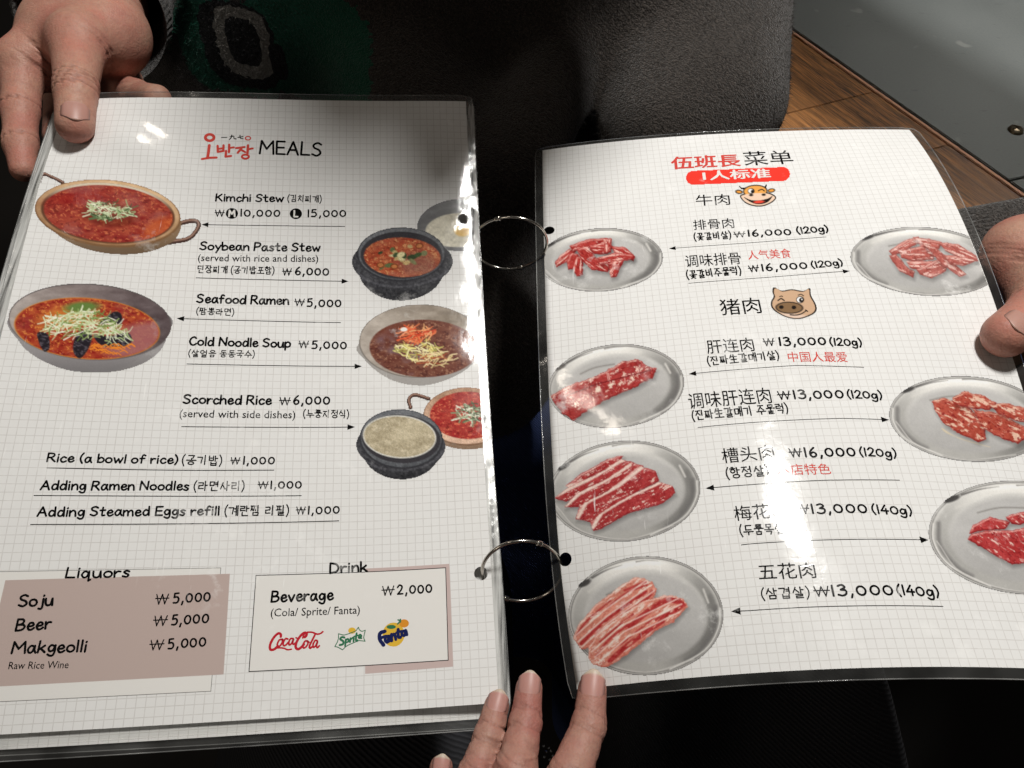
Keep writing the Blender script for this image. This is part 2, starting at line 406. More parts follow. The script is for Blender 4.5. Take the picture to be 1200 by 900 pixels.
FRAMES = {
 'kimchi_pot': ('L', (34, 198, 240, 304), [[-44.417, 0.445619, 0.135368, -0.000302927, 7.0319e-05, -5.48019e-05], [-61.5869, -0.0135988, 0.571228, -5.21007e-05, 2.42928e-05, -0.000165857]]),
 'seafood_bowl': ('L', (6, 328, 206, 440), [[-37.9966, 0.40272, 0.110285, -0.000185068, 9.46354e-05, -3.76674e-05], [-58.412, -0.0516596, 0.566627, 7.61316e-05, 1.75039e-05, -0.00018534]]),
 'soybean_pot': ('L', (408, 264, 534, 358), [[-29.2203, 0.394052, 0.0803029, -0.000182492, 9.15105e-05, -1.37024e-06], [-54.6159, -0.00105697, 0.492691, 7.71684e-05, -3.78427e-05, -9.4498e-05]]),
 'egg_dish': ('L', (484, 236, 556, 304), [[-21.3205, 0.364326, 0.0771535, -0.000166908, 0.000116675, -9.51821e-06], [-62.3605, 0.0457554, 0.465494, 8.31958e-05, -8.64619e-05, -5.2647e-05]]),
 'noodle_bowl': ('L', (417, 358, 566, 458), [[-33.6829, 0.405046, 0.0904207, -0.000204211, 8.84383e-05, -1.24428e-06], [-49.8774, -0.0359525, 0.512428, 0.000106699, -1.26201e-05, -0.000141372]]),
 'rice_pot': ('L', (412, 476, 527, 568), [[-35.762, 0.422637, 0.0812273, -0.000193959, 6.49935e-05, 3.69876e-06], [-55.0661, -0.0511728, 0.551092, 7.40066e-05, 1.89571e-05, -0.000166964]]),
 'kimchi_small': ('L', (474, 453, 570, 534), [[-39.5817, 0.426422, 0.092603, -0.000218058, 7.3389e-05, 4.34119e-06], [-51.3327, -0.0556209, 0.540712, 0.000101582, 9.51244e-06, -0.000170341]]),
 'logo': ('L', (232, 150, 300, 192), [[-38.658, 0.443066, 0.0879906, -0.00023503, 3.95091e-05, 1.49409e-05], [-55.7255, -0.00676023, 0.51156, -4.03688e-05, 4.15901e-06, -3.88919e-05]]),
 'badges': ('L', (262, 242, 356, 259), [[-35.3246, 0.423778, 0.0818812, -0.000201727, 6.15377e-05, 7.20414e-06], [-54.7434, -0.0212226, 0.521578, -2.08882e-06, 1.56746e-05, -8.89952e-05]]),
 'colalogos': ('L', (312, 720, 482, 768), [[-27.3534, 0.411214, 0.0622194, -0.000153604, 4.89396e-05, 4.95303e-06], [-57.9192, -0.0274358, 0.546753, 4.66685e-05, 1.01695e-05, -0.000155564]]),
 'p1': ('R', (630, 262, 781, 347), [[-385.57, 0.675577, 0.196403, -0.000348909, -9.73693e-05, 2.37503e-05], [-213.313, 0.137233, 0.95328, -3.01073e-05, -4.72457e-05, -0.000560731]]),
 'p2': ('R', (990, 261, 1180, 351), [[-214.826, 0.396812, -0.0821795, -0.000175951, 2.81635e-05, 0.000205827], [-264.198, 0.21821, 1.0683, -0.000203303, -6.58002e-05, -0.000503631]]),
 'p3': ('R', (634, 399, 807, 507), [[-369.473, 0.670977, 0.118868, -0.00022409, -0.000126804, 9.17798e-06], [-197.272, 0.179585, 0.785862, -3.05385e-06, -8.28105e-05, -0.000363518]]),
 'p4': ('R', (1037, 436, 1240, 548), [[-77.9729, 0.121814, -0.0123462, -0.000107168, 0.000141685, 1.30444e-05], [-155.275, 0.1558, 0.688742, -5.2953e-05, -6.55212e-05, -0.000216106]]),
 'p5': ('R', (640, 512, 825, 640), [[-358.279, 0.679229, 0.0638513, -0.000120645, -0.000168786, -1.0549e-05], [-187.671, 0.218076, 0.693511, -4.25138e-05, -9.53766e-05, -0.000244851]]),
 'p6': ('R', (1082, 558, 1310, 698), [[-32.9433, -0.0452241, 0.169747, -0.000222772, 0.000241455, -2.80809e-05], [-61.2278, 0.0755041, 0.516912, 6.61498e-05, -5.91988e-05, -0.000185692]]),
 'p7': ('R', (656, 647, 853, 796), [[-345.647, 0.705219, -0.00444816, 2.00903e-05, -0.000247238, -3.85204e-05], [-165.462, 0.227573, 0.613167, -0.00010097, -7.63795e-05, -0.00014859]]),
 'cow': ('R', (856, 212, 916, 247), [[-369.466, 0.635123, 0.195552, -0.000436659, -5.73822e-05, 0.000162194], [-224.55, 0.136795, 1.04521, -5.6461e-05, -4.17641e-05, -0.000713961]]),
 'pig': ('R', (898, 331, 962, 380), [[-290.796, 0.495484, 0.0847219, -0.000267516, -6.48843e-06, 8.77493e-05], [-252.919, 0.233114, 0.954727, -0.000134585, -8.50556e-05, -0.000431879]]),
 'pill': ('R', (800, 194, 930, 218), [[-383.388, 0.654261, 0.246097, -0.000501093, -6.02413e-05, 0.000175541], [-205.85, 0.109539, 0.982866, 4.72308e-05, -3.90352e-05, -0.0007797]]),
}
# ------------------------------------------------------------------ the curved menu sheets
def bern(t, n=4):
    return np.stack([math.comb(n, i) * t ** i * (1 - t) ** (n - i) for i in range(n + 1)], -1)

def dbern(t, n=4):
    b = bern(t, n - 1); z = np.zeros(b.shape[:-1] + (1,))
    return n * (np.concatenate([z, b], -1) - np.concatenate([b, z], -1))

class Sheet:
    """maps page millimetres (x right, y down) and a height above the page to the room"""
    def __init__(s, ctrl, dents=(), shift=(0, 0), rot=0.0, drop=0.0):
        s.P = np.array(ctrl); s.dents = dents; s.shift = shift; s.rot = rot; s.drop = drop
    def base(s, u, v):
        return np.einsum('ka,kb,abc->kc', bern(u), bern(v), s.P)
    def __call__(s, xy, off=0.0):
        xy = np.atleast_2d(np.asarray(xy, float))
        c, q = math.cos(s.rot), math.sin(s.rot)
        d = xy - (105, 148.5)
        xy = np.stack([c * d[:, 0] - q * d[:, 1], q * d[:, 0] + c * d[:, 1]], -1) + (105 + s.shift[0], 148.5 + s.shift[1])
        u, v = xy[:, 0] / 210, xy[:, 1] / 297
        p = s.base(u, v)
        du = np.einsum('ka,kb,abc->kc', dbern(u), bern(v), s.P)
        dv = np.einsum('ka,kb,abc->kc', bern(u), dbern(v), s.P)
        n = np.cross(dv, du); n /= np.linalg.norm(n, axis=1, keepdims=True)
        h = np.full(len(xy), -s.drop) + off
        for (cx, cy, sx, sy, a, ang) in s.dents:
            ca, sa = math.cos(ang), math.sin(ang)
            ex = ((xy[:, 0] - cx) * ca + (xy[:, 1] - cy) * sa) / sx
            ey = (-(xy[:, 0] - cx) * sa + (xy[:, 1] - cy) * ca) / sy
            h = h + a * np.exp(-.5 * (ex ** 2 + ey ** 2))
        return p + n * h[:, None]

DENTS_LEFT = [(10, 18, 13, 12, -.0022, 0), (40, 27, 22, 7, .0017, .55), (225, 150, 35, 220, .0052, 0)]
LEFT = Sheet(SURF_LEFT, DENTS_LEFT)
RIGHT_PAGE = Sheet(SURF_RIGHT)

M_PAPER = mat_paper()
M_FILM = mat_film('laminate_film', .045)
M_FILM_GLARE = mat_film('milky_glare_laminate_film', .045, (.62, .62, .60), .8)  # side borders: milky stacked film plus lamp glare put into the colour
M_EDGE = mat_film('laminate_edge', .22, (.75, .75, .73))
INK = {
    'k': mat_print('black_ink', (.004, .004, .004)),
    'red': mat_print('red_ink', (.62, .07, .055)),
    'white': mat_print('white_ink', (.77, .75, .715)),
    'pink': mat_print('dusty_pink_ink', (.50, .395, .36)),
    'pink2': mat_print('pale_pink_ink', (.56, .44, .415)),
    'pill': mat_print('banner_red_ink', (.80, .065, .04)),
    'lightline': mat_print('grey_ink', (.2, .19, .18)),
}
M_PIC = mat_print('picture_print')

def cdt_sheet(outer, holes, step):
    pts, edges = [], []
    def loop(lp):
        b = len(pts)
        pts.extend(Vector(p) for p in lp)
        edges.extend((b + i, b + (i + 1) % len(lp)) for i in range(len(lp)))
    loop(outer)
    for h in holes: loop(h)
    x0, x1 = min(p[0] for p in outer), max(p[0] for p in outer)
    y0, y1 = min(p[1] for p in outer), max(p[1] for p in outer)
    nx, ny = int((x1 - x0) / step), int((y1 - y0) / step)
    for i in range(1, nx):
        for j in range(1, ny):
            p = (x0 + (x1 - x0) * i / nx, y0 + (y1 - y0) * j / ny)
            if all(min(math.hypot(p[0] - q[0], p[1] - q[1]) for q in h) > .8 for h in holes):
                pts.append(Vector(p))
    v, _, f, *_r = delaunay_2d_cdt(pts, edges, [], 0, 1e-4)
    v = np.array([tuple(a) for a in v])
    fs = []
    for t in f:
        c = v[list(t)].mean(0)
        if all(math.hypot(c[0] - np.mean([q[0] for q in h]), c[1] - np.mean([q[1] for q in h])) > np.hypot(h[0][0] - np.mean([q[0] for q in h]), h[0][1] - np.mean([q[1] for q in h])) * .985 for h in holes):
            fs.append(tuple(t))
    return v, fs

HOLE_R = 2.9
def circ(cx, cy, r, n=20): return [(cx + r * math.cos(2 * math.pi * i / n), cy + r * math.sin(2 * math.pi * i / n)) for i in range(n)]
HOLES = {'left': [(206.2, 66.7), (205.6, 245.9)], 'right': [(3.0, 66.7), (2.4, 246.0)]}

def per_rect(x0, y0, x1, y1, step=4.0):
    nx, ny = int((x1 - x0) / step), int((y1 - y0) / step)
    P = [(x0 + (x1 - x0) * i / nx, y0) for i in range(nx)] + [(x1, y0 + (y1 - y0) * i / ny) for i in range(ny)]
    P += [(x1 - (x1 - x0) * i / nx, y1) for i in range(nx)] + [(x0, y1 - (y1 - y0) * i / ny) for i in range(ny)]
    return P, [0, nx, nx + ny, 2 * nx + ny]

def build_sheet(sheet, side, label, border=(4.2, 3.4, 4.2, 4.2), group='laminated menu sheets', ring_holes=True, side_glare=False):
    root = thing('menu_sheet', label, 'menu', group=group)
    holes = [circ(x, y, HOLE_R) for x, y in HOLES[side]] if ring_holes else []
    P, corner = per_rect(0, 0, 210, 297, 3.0)
    v, f = cdt_sheet(P, holes, 3.0)
    f = [t[::-1] for t in f]
    mesh_obj('paper', sheet(v), f, M_PAPER, root, uvs=v)
    bl, bt, br, bb = border
    # clear border: rings of points from the paper edge out to the rounded rim
    def grow(p, k):
        x, y = p
        ox = -bl * k if x <= 0 else (br * k if x >= 210 else 0)
        oy = -bt * k if y <= 0 else (bb * k if y >= 297 else 0)
        q = np.array([x + ox, y + oy], float)
        cxy = np.array([max(min(q[0], 210 + br - 4), -bl + 4), max(min(q[1], 297 + bb - 4), -bt + 4)])
        d = q - cxy
        if abs(d[0]) > 1e-6 and abs(d[1]) > 1e-6 and np.hypot(*d) > 4 * k + 1e-6:
            q = cxy + d / np.hypot(*d) * max(4 * k, .1)
        return q
    n = len(P)
    prof = [(0.0, .00006), (.35, .00003), (.7, -.00004), (.9, -.00006)]
    verts, faces = [], []
    for k, off in prof:
        verts.append(sheet([grow(p, k) for p in P], off))
    for r in range(len(prof) - 1):
        for i in range(n):
            j = (i + 1) % n
            faces.append((r * n + i, r * n + j, (r + 1) * n + j, (r + 1) * n + i))
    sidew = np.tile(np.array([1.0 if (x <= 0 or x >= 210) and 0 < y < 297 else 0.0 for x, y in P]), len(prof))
    mesh_obj('laminate_border', np.concatenate(verts), faces, M_FILM_GLARE if side_glare else M_FILM, root, colors=np.repeat(sidew[:, None], 3, 1))
    verts, faces = [], []
    for k, off in ((.9, -.00006), (.97, .00010), (1.0, -.0001), (1.0, -.0006)):
        verts.append(sheet([grow(p, k) for p in P], off))
    for r in range(3):
        for i in range(n):
            j = (i + 1) % n
            faces.append((r * n + i, r * n + j, (r + 1) * n + j, (r + 1) * n + i))
    mesh_obj('laminate_edge', np.concatenate(verts), faces, M_EDGE, root)
    return root

# ------------------------------------------------------------------ handwriting: pen strokes
GLYPH = {
 'A': (.74, '0,0 .37,1;.37,1 .72,0;.12,.36 .6,.36'), 'B': (.62, '0,0 .05,1;~.05,1 .42,.96 .5,.76 .36,.56 .08,.5;~.08,.5 .5,.48 .6,.25 .4,.03 0,0'),
 'C': (.64, '~.6,.85 .4,1 .12,.8 .03,.42 .2,.06 .45,.02 .65,.2'), 'D': (.68, '0,0 .03,1;~.03,1 .45,.9 .65,.55 .5,.15 0,0'),
 'E': (.58, '.02,1 .02,.02 .58,.02;.02,1 .55,1;.02,.52 .5,.52'), 'F': (.55, '0,0 .02,1 .55,1;.02,.52 .48,.52'),
 'K': (.62, '.03,1 0,0;.55,.95 .05,.45;.2,.56 .62,0'), 'L': (.56, '.03,1 0,.02 .56,.02'), 'M': (.92, '0,0 .08,1 .45,.38 .85,1 .92,0'),
 'N': (.72, '0,0 .05,1 .65,.05 .7,1'), 'P': (.58, '0,0 .05,1;~.05,1 .48,.96 .58,.74 .42,.5 .05,.44'), 'R': (.64, '0,0 .05,1;~.05,1 .48,.96 .55,.74 .38,.53 .05,.48;.25,.5 .64,0'),
 'S': (.6, '~.58,.88 .35,1 .08,.85 .12,.62 .45,.45 .55,.2 .3,0 0,.12'), 'W': (.9, '0,1 .2,0 .45,.85 .68,0 .9,1'),
 'a': (.56, '~.46,.55 .2,.62 .02,.3 .12,.02 .32,.08 .46,.5;~.48,.62 .47,.25 .58,0'), 'b': (.5, '0,1 .02,0;~.02,.35 .25,.6 .5,.4 .45,.1 .2,0 .02,.08'),
 'c': (.46, '~.46,.5 .25,.62 .03,.35 .12,.05 .3,0 .48,.12'), 'd': (.54, '~.48,.5 .2,.62 .02,.3 .12,.02 .35,.05 .48,.35;.49,1 .52,0'),
 'e': (.48, '~.05,.3 .35,.35 .45,.45 .34,.62 .15,.58 .03,.3 .15,.02 .35,.02 .5,.15'), 'f': (.44, '~.45,.92 .3,1 .18,.85 .16,.4 .15,0;0,.55 .4,.58'),
 'g': (.52, '~.46,.52 .2,.62 .03,.35 .15,.08 .35,.15 .47,.5;~.48,.6 .5,.1 .42,-.28 .2,-.32 .03,-.2'), 'h': (.5, '.03,1 0,0;~.02,.35 .25,.6 .45,.5 .48,.2 .5,0'),
 'i': (.1, '.05,.6 .05,0;.05,.86 .06,.9'), 'j': (.28, '~.25,.6 .25,-.1 .15,-.3 0,-.25;.26,.86 .27,.9'), 'k': (.48, '.03,1 0,0;.42,.6 .04,.25;.15,.36 .48,0'),
 'l': (.1, '.04,1 .05,0'), 'm': (.82, '0,.6 .02,0;~.02,.35 .2,.6 .37,.5 .4,.02;~.4,.35 .58,.6 .76,.5 .82,0'), 'n': (.5, '0,.6 .02,0;~.02,.35 .25,.62 .45,.48 .5,0'),
 'o': (.52, 'o.26,.3 .26,.29'), 'p': (.5, '0,.6 .03,-.35;~.03,.4 .25,.62 .5,.42 .45,.1 .2,0 .03,.1'), 'q': (.56, '~.46,.5 .2,.62 .02,.3 .15,.02 .35,.1 .47,.5;.49,.6 .48,-.33 .6,-.22'),
 'r': (.38, '0,.6 .03,0;~.03,.3 .2,.56 .4,.55'), 's': (.42, '~.4,.54 .22,.62 .05,.5 .2,.33 .38,.2 .25,0 0,.08'), 't': (.44, '~.2,.95 .19,.4 .22,.05 .42,.06;0,.62 .42,.64'),
 'u': (.52, '~0,.6 .03,.15 .2,0 .4,.12 .48,.6;.48,.6 .52,0'), 'v': (.48, '0,.6 .24,0 .48,.62'), 'w': (.74, '0,.6 .18,0 .38,.5 .55,0 .74,.62'), 'y': (.5, '0,.6 .26,.12;.5,.62 .12,-.35'),
 '0': (.58, 'o.29,.44 .28,.41'), '1': (.1, '.06,.97 .05,0'), '2': (.55, '~.03,.75 .25,1 .5,.8 .35,.4 .02,.02;.02,.02 .55,.02'), '3': (.5, '~.05,.92 .3,1 .48,.78 .2,.55;~.2,.55 .5,.48 .5,.15 .25,0 0,.1'),
 '4': (.58, '.38,1 .02,.35 .58,.35;.42,.6 .4,0'), '5': (.5, '.46,1 .1,.98 .06,.58;~.06,.58 .35,.62 .5,.35 .35,.05 .02,.05'), '6': (.5, '~.4,1 .12,.65 .03,.3 .2,0 .45,.1 .48,.35 .28,.5 .06,.32'),
 ',': (.16, '.12,.1 .04,-.2'), '(': (.24, '~.22,1.08 .05,.72 .03,.3 .2,-.14'), ')': (.24, '~.02,1.08 .19,.72 .21,.3 .04,-.14'), '/': (.4, '0,-.1 .4,1.05'),
 '₩': (.95, '0,.95 .22,0 .47,.95 .7,0 .95,.95;-.06,.56 1.0,.56'),
 '生': (1.0, '.28,.98 .1,.62;.2,.75 .88,.75;.52,1 .52,.04;.2,.42 .82,.42;.04,.04 .98,.04'),
}
def parse(s):
    out = []
    for st in s.split(';'):
        st = st.strip()
        if st[0] == 'o':
            (cx, cy), (rx, ry) = [tuple(map(float, q.split(','))) for q in st[1:].split()]
            out.append([(cx + rx * math.cos(a), cy + ry * math.sin(a)) for a in np.linspace(.4 + math.pi / 2, .4 + math.pi * 2.5, 19)])
        else:
            sm = st[0] == '~'
            p = [tuple(map(float, q.split(','))) for q in st.lstrip('~').split()]
            out.append(smooth(p) if sm and len(p) > 2 else p)
    return out
def smooth(p, n=5, closed=False):
    p = [np.array(q, float) for q in p]
    q = [p[-1]] + p + [p[0], p[1]] if closed else [2 * p[0] - p[1]] + p + [2 * p[-1] - p[-2]]
    out = []
    for i in range(1, len(q) - 2):
        for k in range(n):
            t = k / n
            a, b, c, d = q[i - 1:i + 3]
            out.append(tuple(.5 * (2 * b + (c - a) * t + (2 * a - 5 * b + 4 * c - d) * t * t + (3 * b - a - 3 * c + d) * t ** 3)))
    out.append(tuple(q[-2]))
    return out
JAMO = {'ㄱ': '0,.9 .9,.9 .7,0', 'ㄴ': '.1,1 .1,.1 .95,.12', 'ㄷ': '.95,.9 .1,.9 .1,.1 .95,.1', 'ㄹ': '.05,.95 .9,.95 .88,.55 .1,.5 .1,.05 .95,.08',
 'ㅁ': '.1,.9 .9,.9 .85,.1 .1,.1 .1,.9', 'ㅂ': '.1,1 .1,.05;.9,1 .88,.05;.1,.55 .9,.55;.1,.05 .88,.05', 'ㅅ': '.5,1 .05,0;.45,.6 .95,0', 'ㅇ': 'o.5,.5 .46,.46',
 'ㅈ': '.05,.95 .95,.95;.6,.95 .05,0;.5,.5 .95,0', 'ㅊ': '.35,1.15 .65,1.1;.05,.85 .95,.85;.6,.85 .05,0;.5,.45 .95,0', 'ㅋ': '0,.9 .9,.9 .7,0;.05,.5 .8,.5',
 'ㅌ': '.95,.95 .1,.95 .1,.05 .95,.05;.1,.5 .9,.5', 'ㅍ': '.05,.9 .95,.9;.3,.9 .32,.1;.7,.9 .68,.1;.02,.08 .98,.08', 'ㅎ': '.35,1.15 .65,1.12;.05,.85 .95,.85;o.5,.35 .36,.34'}
INI = 'ㄱ ㄱㄱ ㄴ ㄷ ㄷㄷ ㄹ ㅁ ㅂ ㅂㅂ ㅅ ㅅㅅ ㅇ ㅈ ㅈㅈ ㅊ ㅋ ㅌ ㅍ ㅎ'.split()
VOW = {0: '.25,1 .25,0;.25,.55 .8,.55', 1: '.15,1 .15,0;.15,.5 .65,.5;.7,1 .7,0', 2: '.25,1 .25,0;.25,.68 .8,.68;.25,.4 .8,.4', 4: '.6,1 .6,0;.1,.5 .6,.5', 5: '.45,1 .45,0;0,.5 .45,.5;.85,1 .85,0',
 6: '.65,1 .65,0;.1,.7 .65,.7;.1,.4 .65,.4', 7: '.45,1 .45,0;0,.68 .45,.68;0,.38 .45,.38;.85,1 .85,0', 20: '.4,1 .4,0'}
HOR = {8: '.5,1 .5,.3;0,.25 1,.25', 12: '.3,1 .3,.3;.7,1 .7,.3;0,.25 1,.25', 13: '0,.75 1,.75;.5,.75 .5,0', 17: '0,.75 1,.75;.3,.75 .3,0;.7,.75 .7,0', 18: '0,.5 1,.5'}
FIN = {0: '', 1: 'ㄱ', 4: 'ㄴ', 7: 'ㄷ', 8: 'ㄹ', 16: 'ㅁ', 17: 'ㅂ', 19: 'ㅅ', 21: 'ㅇ', 22: 'ㅈ', 23: 'ㅊ'}
def boxed(strokes, x0, y0, x1, y1):
    return [[(x0 + px * (x1 - x0), y0 + py * (y1 - y0)) for px, py in st] for st in strokes]
def hangul(ch):
    k = ord(ch) - 0xAC00
    i, v, f = k // 588, (k % 588) // 28, k % 28
    ini, fin = INI[i], FIN.get(f, 'ㅇ')
    out = []
    def put(js, x0, y0, x1, y1):
        w = (x1 - x0) / len(js)
        for q, j in enumerate(js):
            out.extend(boxed(parse(JAMO[j]), x0 + q * w + (.02 if q else 0), y0, x0 + (q + 1) * w - (.03 if len(js) > 1 else 0), y1))
    if v in HOR:
        if fin:
            put(ini, .2, .68, .8, 1); out.extend(boxed(parse(HOR[v]), .05, .4, .95, .66)); put(fin, .2, 0, .78, .32)
        else:
            put(ini, .18, .46, .82, .98); out.extend(boxed(parse(HOR[v]), .02, .02, .98, .42))
    else:
        vv = VOW.get(v, VOW[20])
        if fin:
            put(ini, .05, .5, .55, .98); out.extend(boxed(parse(vv), .58, .44, .98, 1.0)); put(fin, .22, -.02, .85, .34)
        else:
            put(ini, .05, .18, .55, .86); out.extend(boxed(parse(vv), .6, .02, .98, 1.0))
    return out

def ribbon(V, F, pts, r, z):
    """a round-ended pen stroke as a strip of quads in page millimetres"""
    pts = [np.array(p, float) for p in pts]
    q = [pts[0]]
    for p in pts[1:]:
        if np.hypot(*(p - q[-1])) > r * .15: q.append(p)
    if len(q) == 1: q.append(q[0] + (r * .2, 0))
    # break at sharp corners
    runs, cur = [], [q[0]]
    for i in range(1, len(q)):
        cur.append(q[i])
        if i < len(q) - 1:
            a, b = q[i] - q[i - 1], q[i + 1] - q[i]
            if np.dot(a, b) < .55 * np.hypot(*a) * np.hypot(*b):
                runs.append(cur); cur = [q[i]]
    runs.append(cur)
    for run in runs:
        m = len(run)
        base = len(V)
        for i in range(m):
            t = run[min(i + 1, m - 1)] - run[max(i - 1, 0)]
            t /= max(np.hypot(*t), 1e-9)
            nrm = np.array([-t[1], t[0]])
            V.append((*(run[i] + nrm * r), z)); V.append((*(run[i] - nrm * r), z))
        for i in range(m - 1):
            F.append((base + 2 * i, base + 2 * i + 1, base + 2 * i + 3, base + 2 * i + 2))
        for end, s in ((0, -1), (m - 1, 1)):
            t = (run[1] - run[0]) if end == 0 else (run[-1] - run[-2])
            a0 = math.atan2(t[1], t[0]) + (math.pi if end == 0 else 0)
            b = len(V)
            for k in range(1, 5):
                a = a0 - math.pi / 2 + math.pi * k / 5
                V.append((run[end][0] + r * math.cos(a), run[end][1] + r * math.sin(a), z))
            l0, l1 = (base + 2 * end, base + 2 * end + 1)
            F.append(((l0, b, b + 1, b + 2, b + 3, l1) if end == 0 else (l1, b, b + 1, b + 2, b + 3, l0)))

def hand_text(s, style, p0, p1, h, rnd):
    """strokes of one line of lettering in page millimetres, and its pen radius"""
    items, x = [], 0.0
    gap = (.28 if s[0].isdigit() else .18) if style == 'h' else .12
    for ch in s:
        if ch == ' ': x += .36; continue
        if 0xAC00 <= ord(ch) <= 0xD7A3:
            w, st = .95, hangul(ch)
        else:
            w, st = GLYPH[ch][0], parse(GLYPH[ch][1])
        items.append((x, st)); x += w + gap
    W_ = x - gap
    p0, p1 = np.array(p0), np.array(p1)
    d = p1 - p0; L = np.hypot(*d); d /= L
    n = np.array([d[1], -d[0]])
    sx = L / W_
    out = []
    for gx, st in items:
        jx, jy, sk = rnd.uniform(-.01, .01), rnd.uniform(-.025, .025), rnd.uniform(-.03, .03)
        for poly in st:
            out.append([tuple(p0 + d * ((gx + px + jx + sk * py) * sx) + n * ((py + jy) * h)) for px, py in poly])
    r = {'h': .105, 'g': .062}[style] * h
    if s == '₩': r = .06 * h
    elif s[0].isdigit() or s[0] == '(' and s[1].isdigit(): r = .098 * h
    if len(s) == 5 and s == 'MEALS': r = .075 * h
    return out, max(r, .17)

_font_cache = {}
def type_text(s, offset=0.0):
    key = (s, offset)
    c = bpy.data.curves.new('type', 'FONT'); c.body = s; c.size = 1; c.resolution_u = 2; c.offset = offset
    o = bpy.data.objects.new('type', c); COL.objects.link(o)
    bpy.context.view_layer.update()
    m = o.evaluated_get(bpy.context.evaluated_depsgraph_get()).to_mesh()
    v = np.array([tuple(q.co) for q in m.vertices]); f = [tuple(p.vertices) for p in m.polygons]
    bpy.data.objects.remove(o); bpy.data.curves.remove(c)
    return v, f

def add_print(sheet, root, name, V, F, mat, off=.00006):
    V = np.array(V, float)
    return mesh_obj(name, sheet(V[:, :2], off + V[:, 2] * 1e-6), F, mat, root, smooth=False)

def flip_up(V, F):
    """make every face wind the same way (up from the page; page y runs down)"""
    V = np.asarray(V); out = []
    for f in F:
        p = V[list(f)][:, :2]
        a = np.sum(p[:, 0] * np.roll(p[:, 1], -1) - np.roll(p[:, 0], -1) * p[:, 1])
        out.append(tuple(f) if a < 0 else tuple(f)[::-1])
    return out

def print_page(sheet, root, data):
    rnd = random.Random(3)
    zq = 0
    for it in data:
        if it[0] == 'T':
            _, style, s, x0, y0, x1, y1, h, col = it
            if style in 'hg':
                st, r = hand_text(s, style, (x0, y0), (x1, y1), h, rnd)
                V, F = [], []
                for i, poly in enumerate(st): ribbon(V, F, poly, r, (i % 9) * 3)
                mat = INK[col]
            else:
                bold = col.endswith('b')
                v, f = type_text(s, .006 if style == 'm' else .003)
                if bold:
                    m, f0 = len(v), f
                    v = np.concatenate([v + (dx, dy, 0) for dx, dy in ((0, 0), (.022, .004), (-.022, -.004), (.004, .016), (-.004, -.016))])
                    f = [tuple(q + k * m for q in g) for k in range(5) for g in f0]
                    v[:, 2] = np.repeat(np.arange(5.0), m)
                mat = INK[col[:-1] if bold else col] if col != 'whiteb' else INK['white']
                p0, p1 = np.array([x0, y0]), np.array([x1, y1]); d = p1 - p0; L = np.hypot(*d); d /= L; n = np.array([d[1], -d[0]])
                mn, mx = v[:, 0].min(), v[:, 0].max()
                if style == 'c':
                    bn, bx = v[:, 1].min(), v[:, 1].max(); sy = h / (bx - bn)
                else:
                    bn, sy = 0.0, h / .66
                q = p0 + np.outer((v[:, 0] - mn) / (mx - mn) * L, d) + np.outer((v[:, 1] - bn) * sy, n)
                V = np.column_stack([q, v[:, 2] * 2 + (90.0 if col == 'whiteb' else 0)]); F = f
            add_print(sheet, root, 'lettering', V, flip_up(V, F), mat)
        elif it[0] == 'A':
            _, pts, head, w, col = it
            fine = [pts[0]]
            if len(pts) == 3: pts = smooth(pts, 12)
            for a, b in zip(pts[:-1], pts[1:]):
                m = max(1, int(math.hypot(b[0] - a[0], b[1] - a[1]) / 3))
                fine += [(a[0] + (b[0] - a[0]) * k / m, a[1] + (b[1] - a[1]) * k / m) for k in range(1, m + 1)]
            V, F = [], []
            e = np.array(fine[-1]); dd = e - np.array(fine[-3]); dd /= np.hypot(*dd)
            if head:
                fine[-1] = tuple(e - dd * 1.5)
            ribbon(V, F, fine, w / 2 if w > .2 else .11, 0)
            if head:
                nn = np.array([-dd[1], dd[0]]); b = len(V)
                V += [(*e, 2), (*(e - dd * 3.3 + nn * 1.35), 2), (*(e - dd * 3.3 - nn * 1.35), 2)]; F.append((b, b + 1, b + 2))
            add_print(sheet, root, 'arrow' if head else ('box_outline' if len(it[1]) > 3 else 'rule_line'), V, flip_up(V, F), INK['k' if w > .2 else 'lightline'], .00006 if w > .2 else .000044)
        elif it[0] == 'Q':
            _, name, pts, col = it
            zq += 1
            a, b, c, d = [np.array(p) for p in pts]
            nx = ny = 40
            V = [(*((a * (1 - i / nx) + b * i / nx) * (1 - j / ny) + (d * (1 - i / nx) + c * i / nx) * j / ny), {'white': -12, 'pink': 3, 'pink2': -18}[col]) for j in range(ny + 1) for i in range(nx + 1)]
            if col == 'white' and zq == 2: V = [(x, y, -12) for x, y, _ in V]
            F = [(j * (nx + 1) + i, j * (nx + 1) + i + 1, (j + 1) * (nx + 1) + i + 1, (j + 1) * (nx + 1) + i) for j in range(ny) for i in range(nx)]
            V = [(min(max(x, 0), 210), min(max(y, 0), 297), z) for x, y, z in V]
            add_print(sheet, root, name, V, flip_up(V, F), INK[col], .00005)
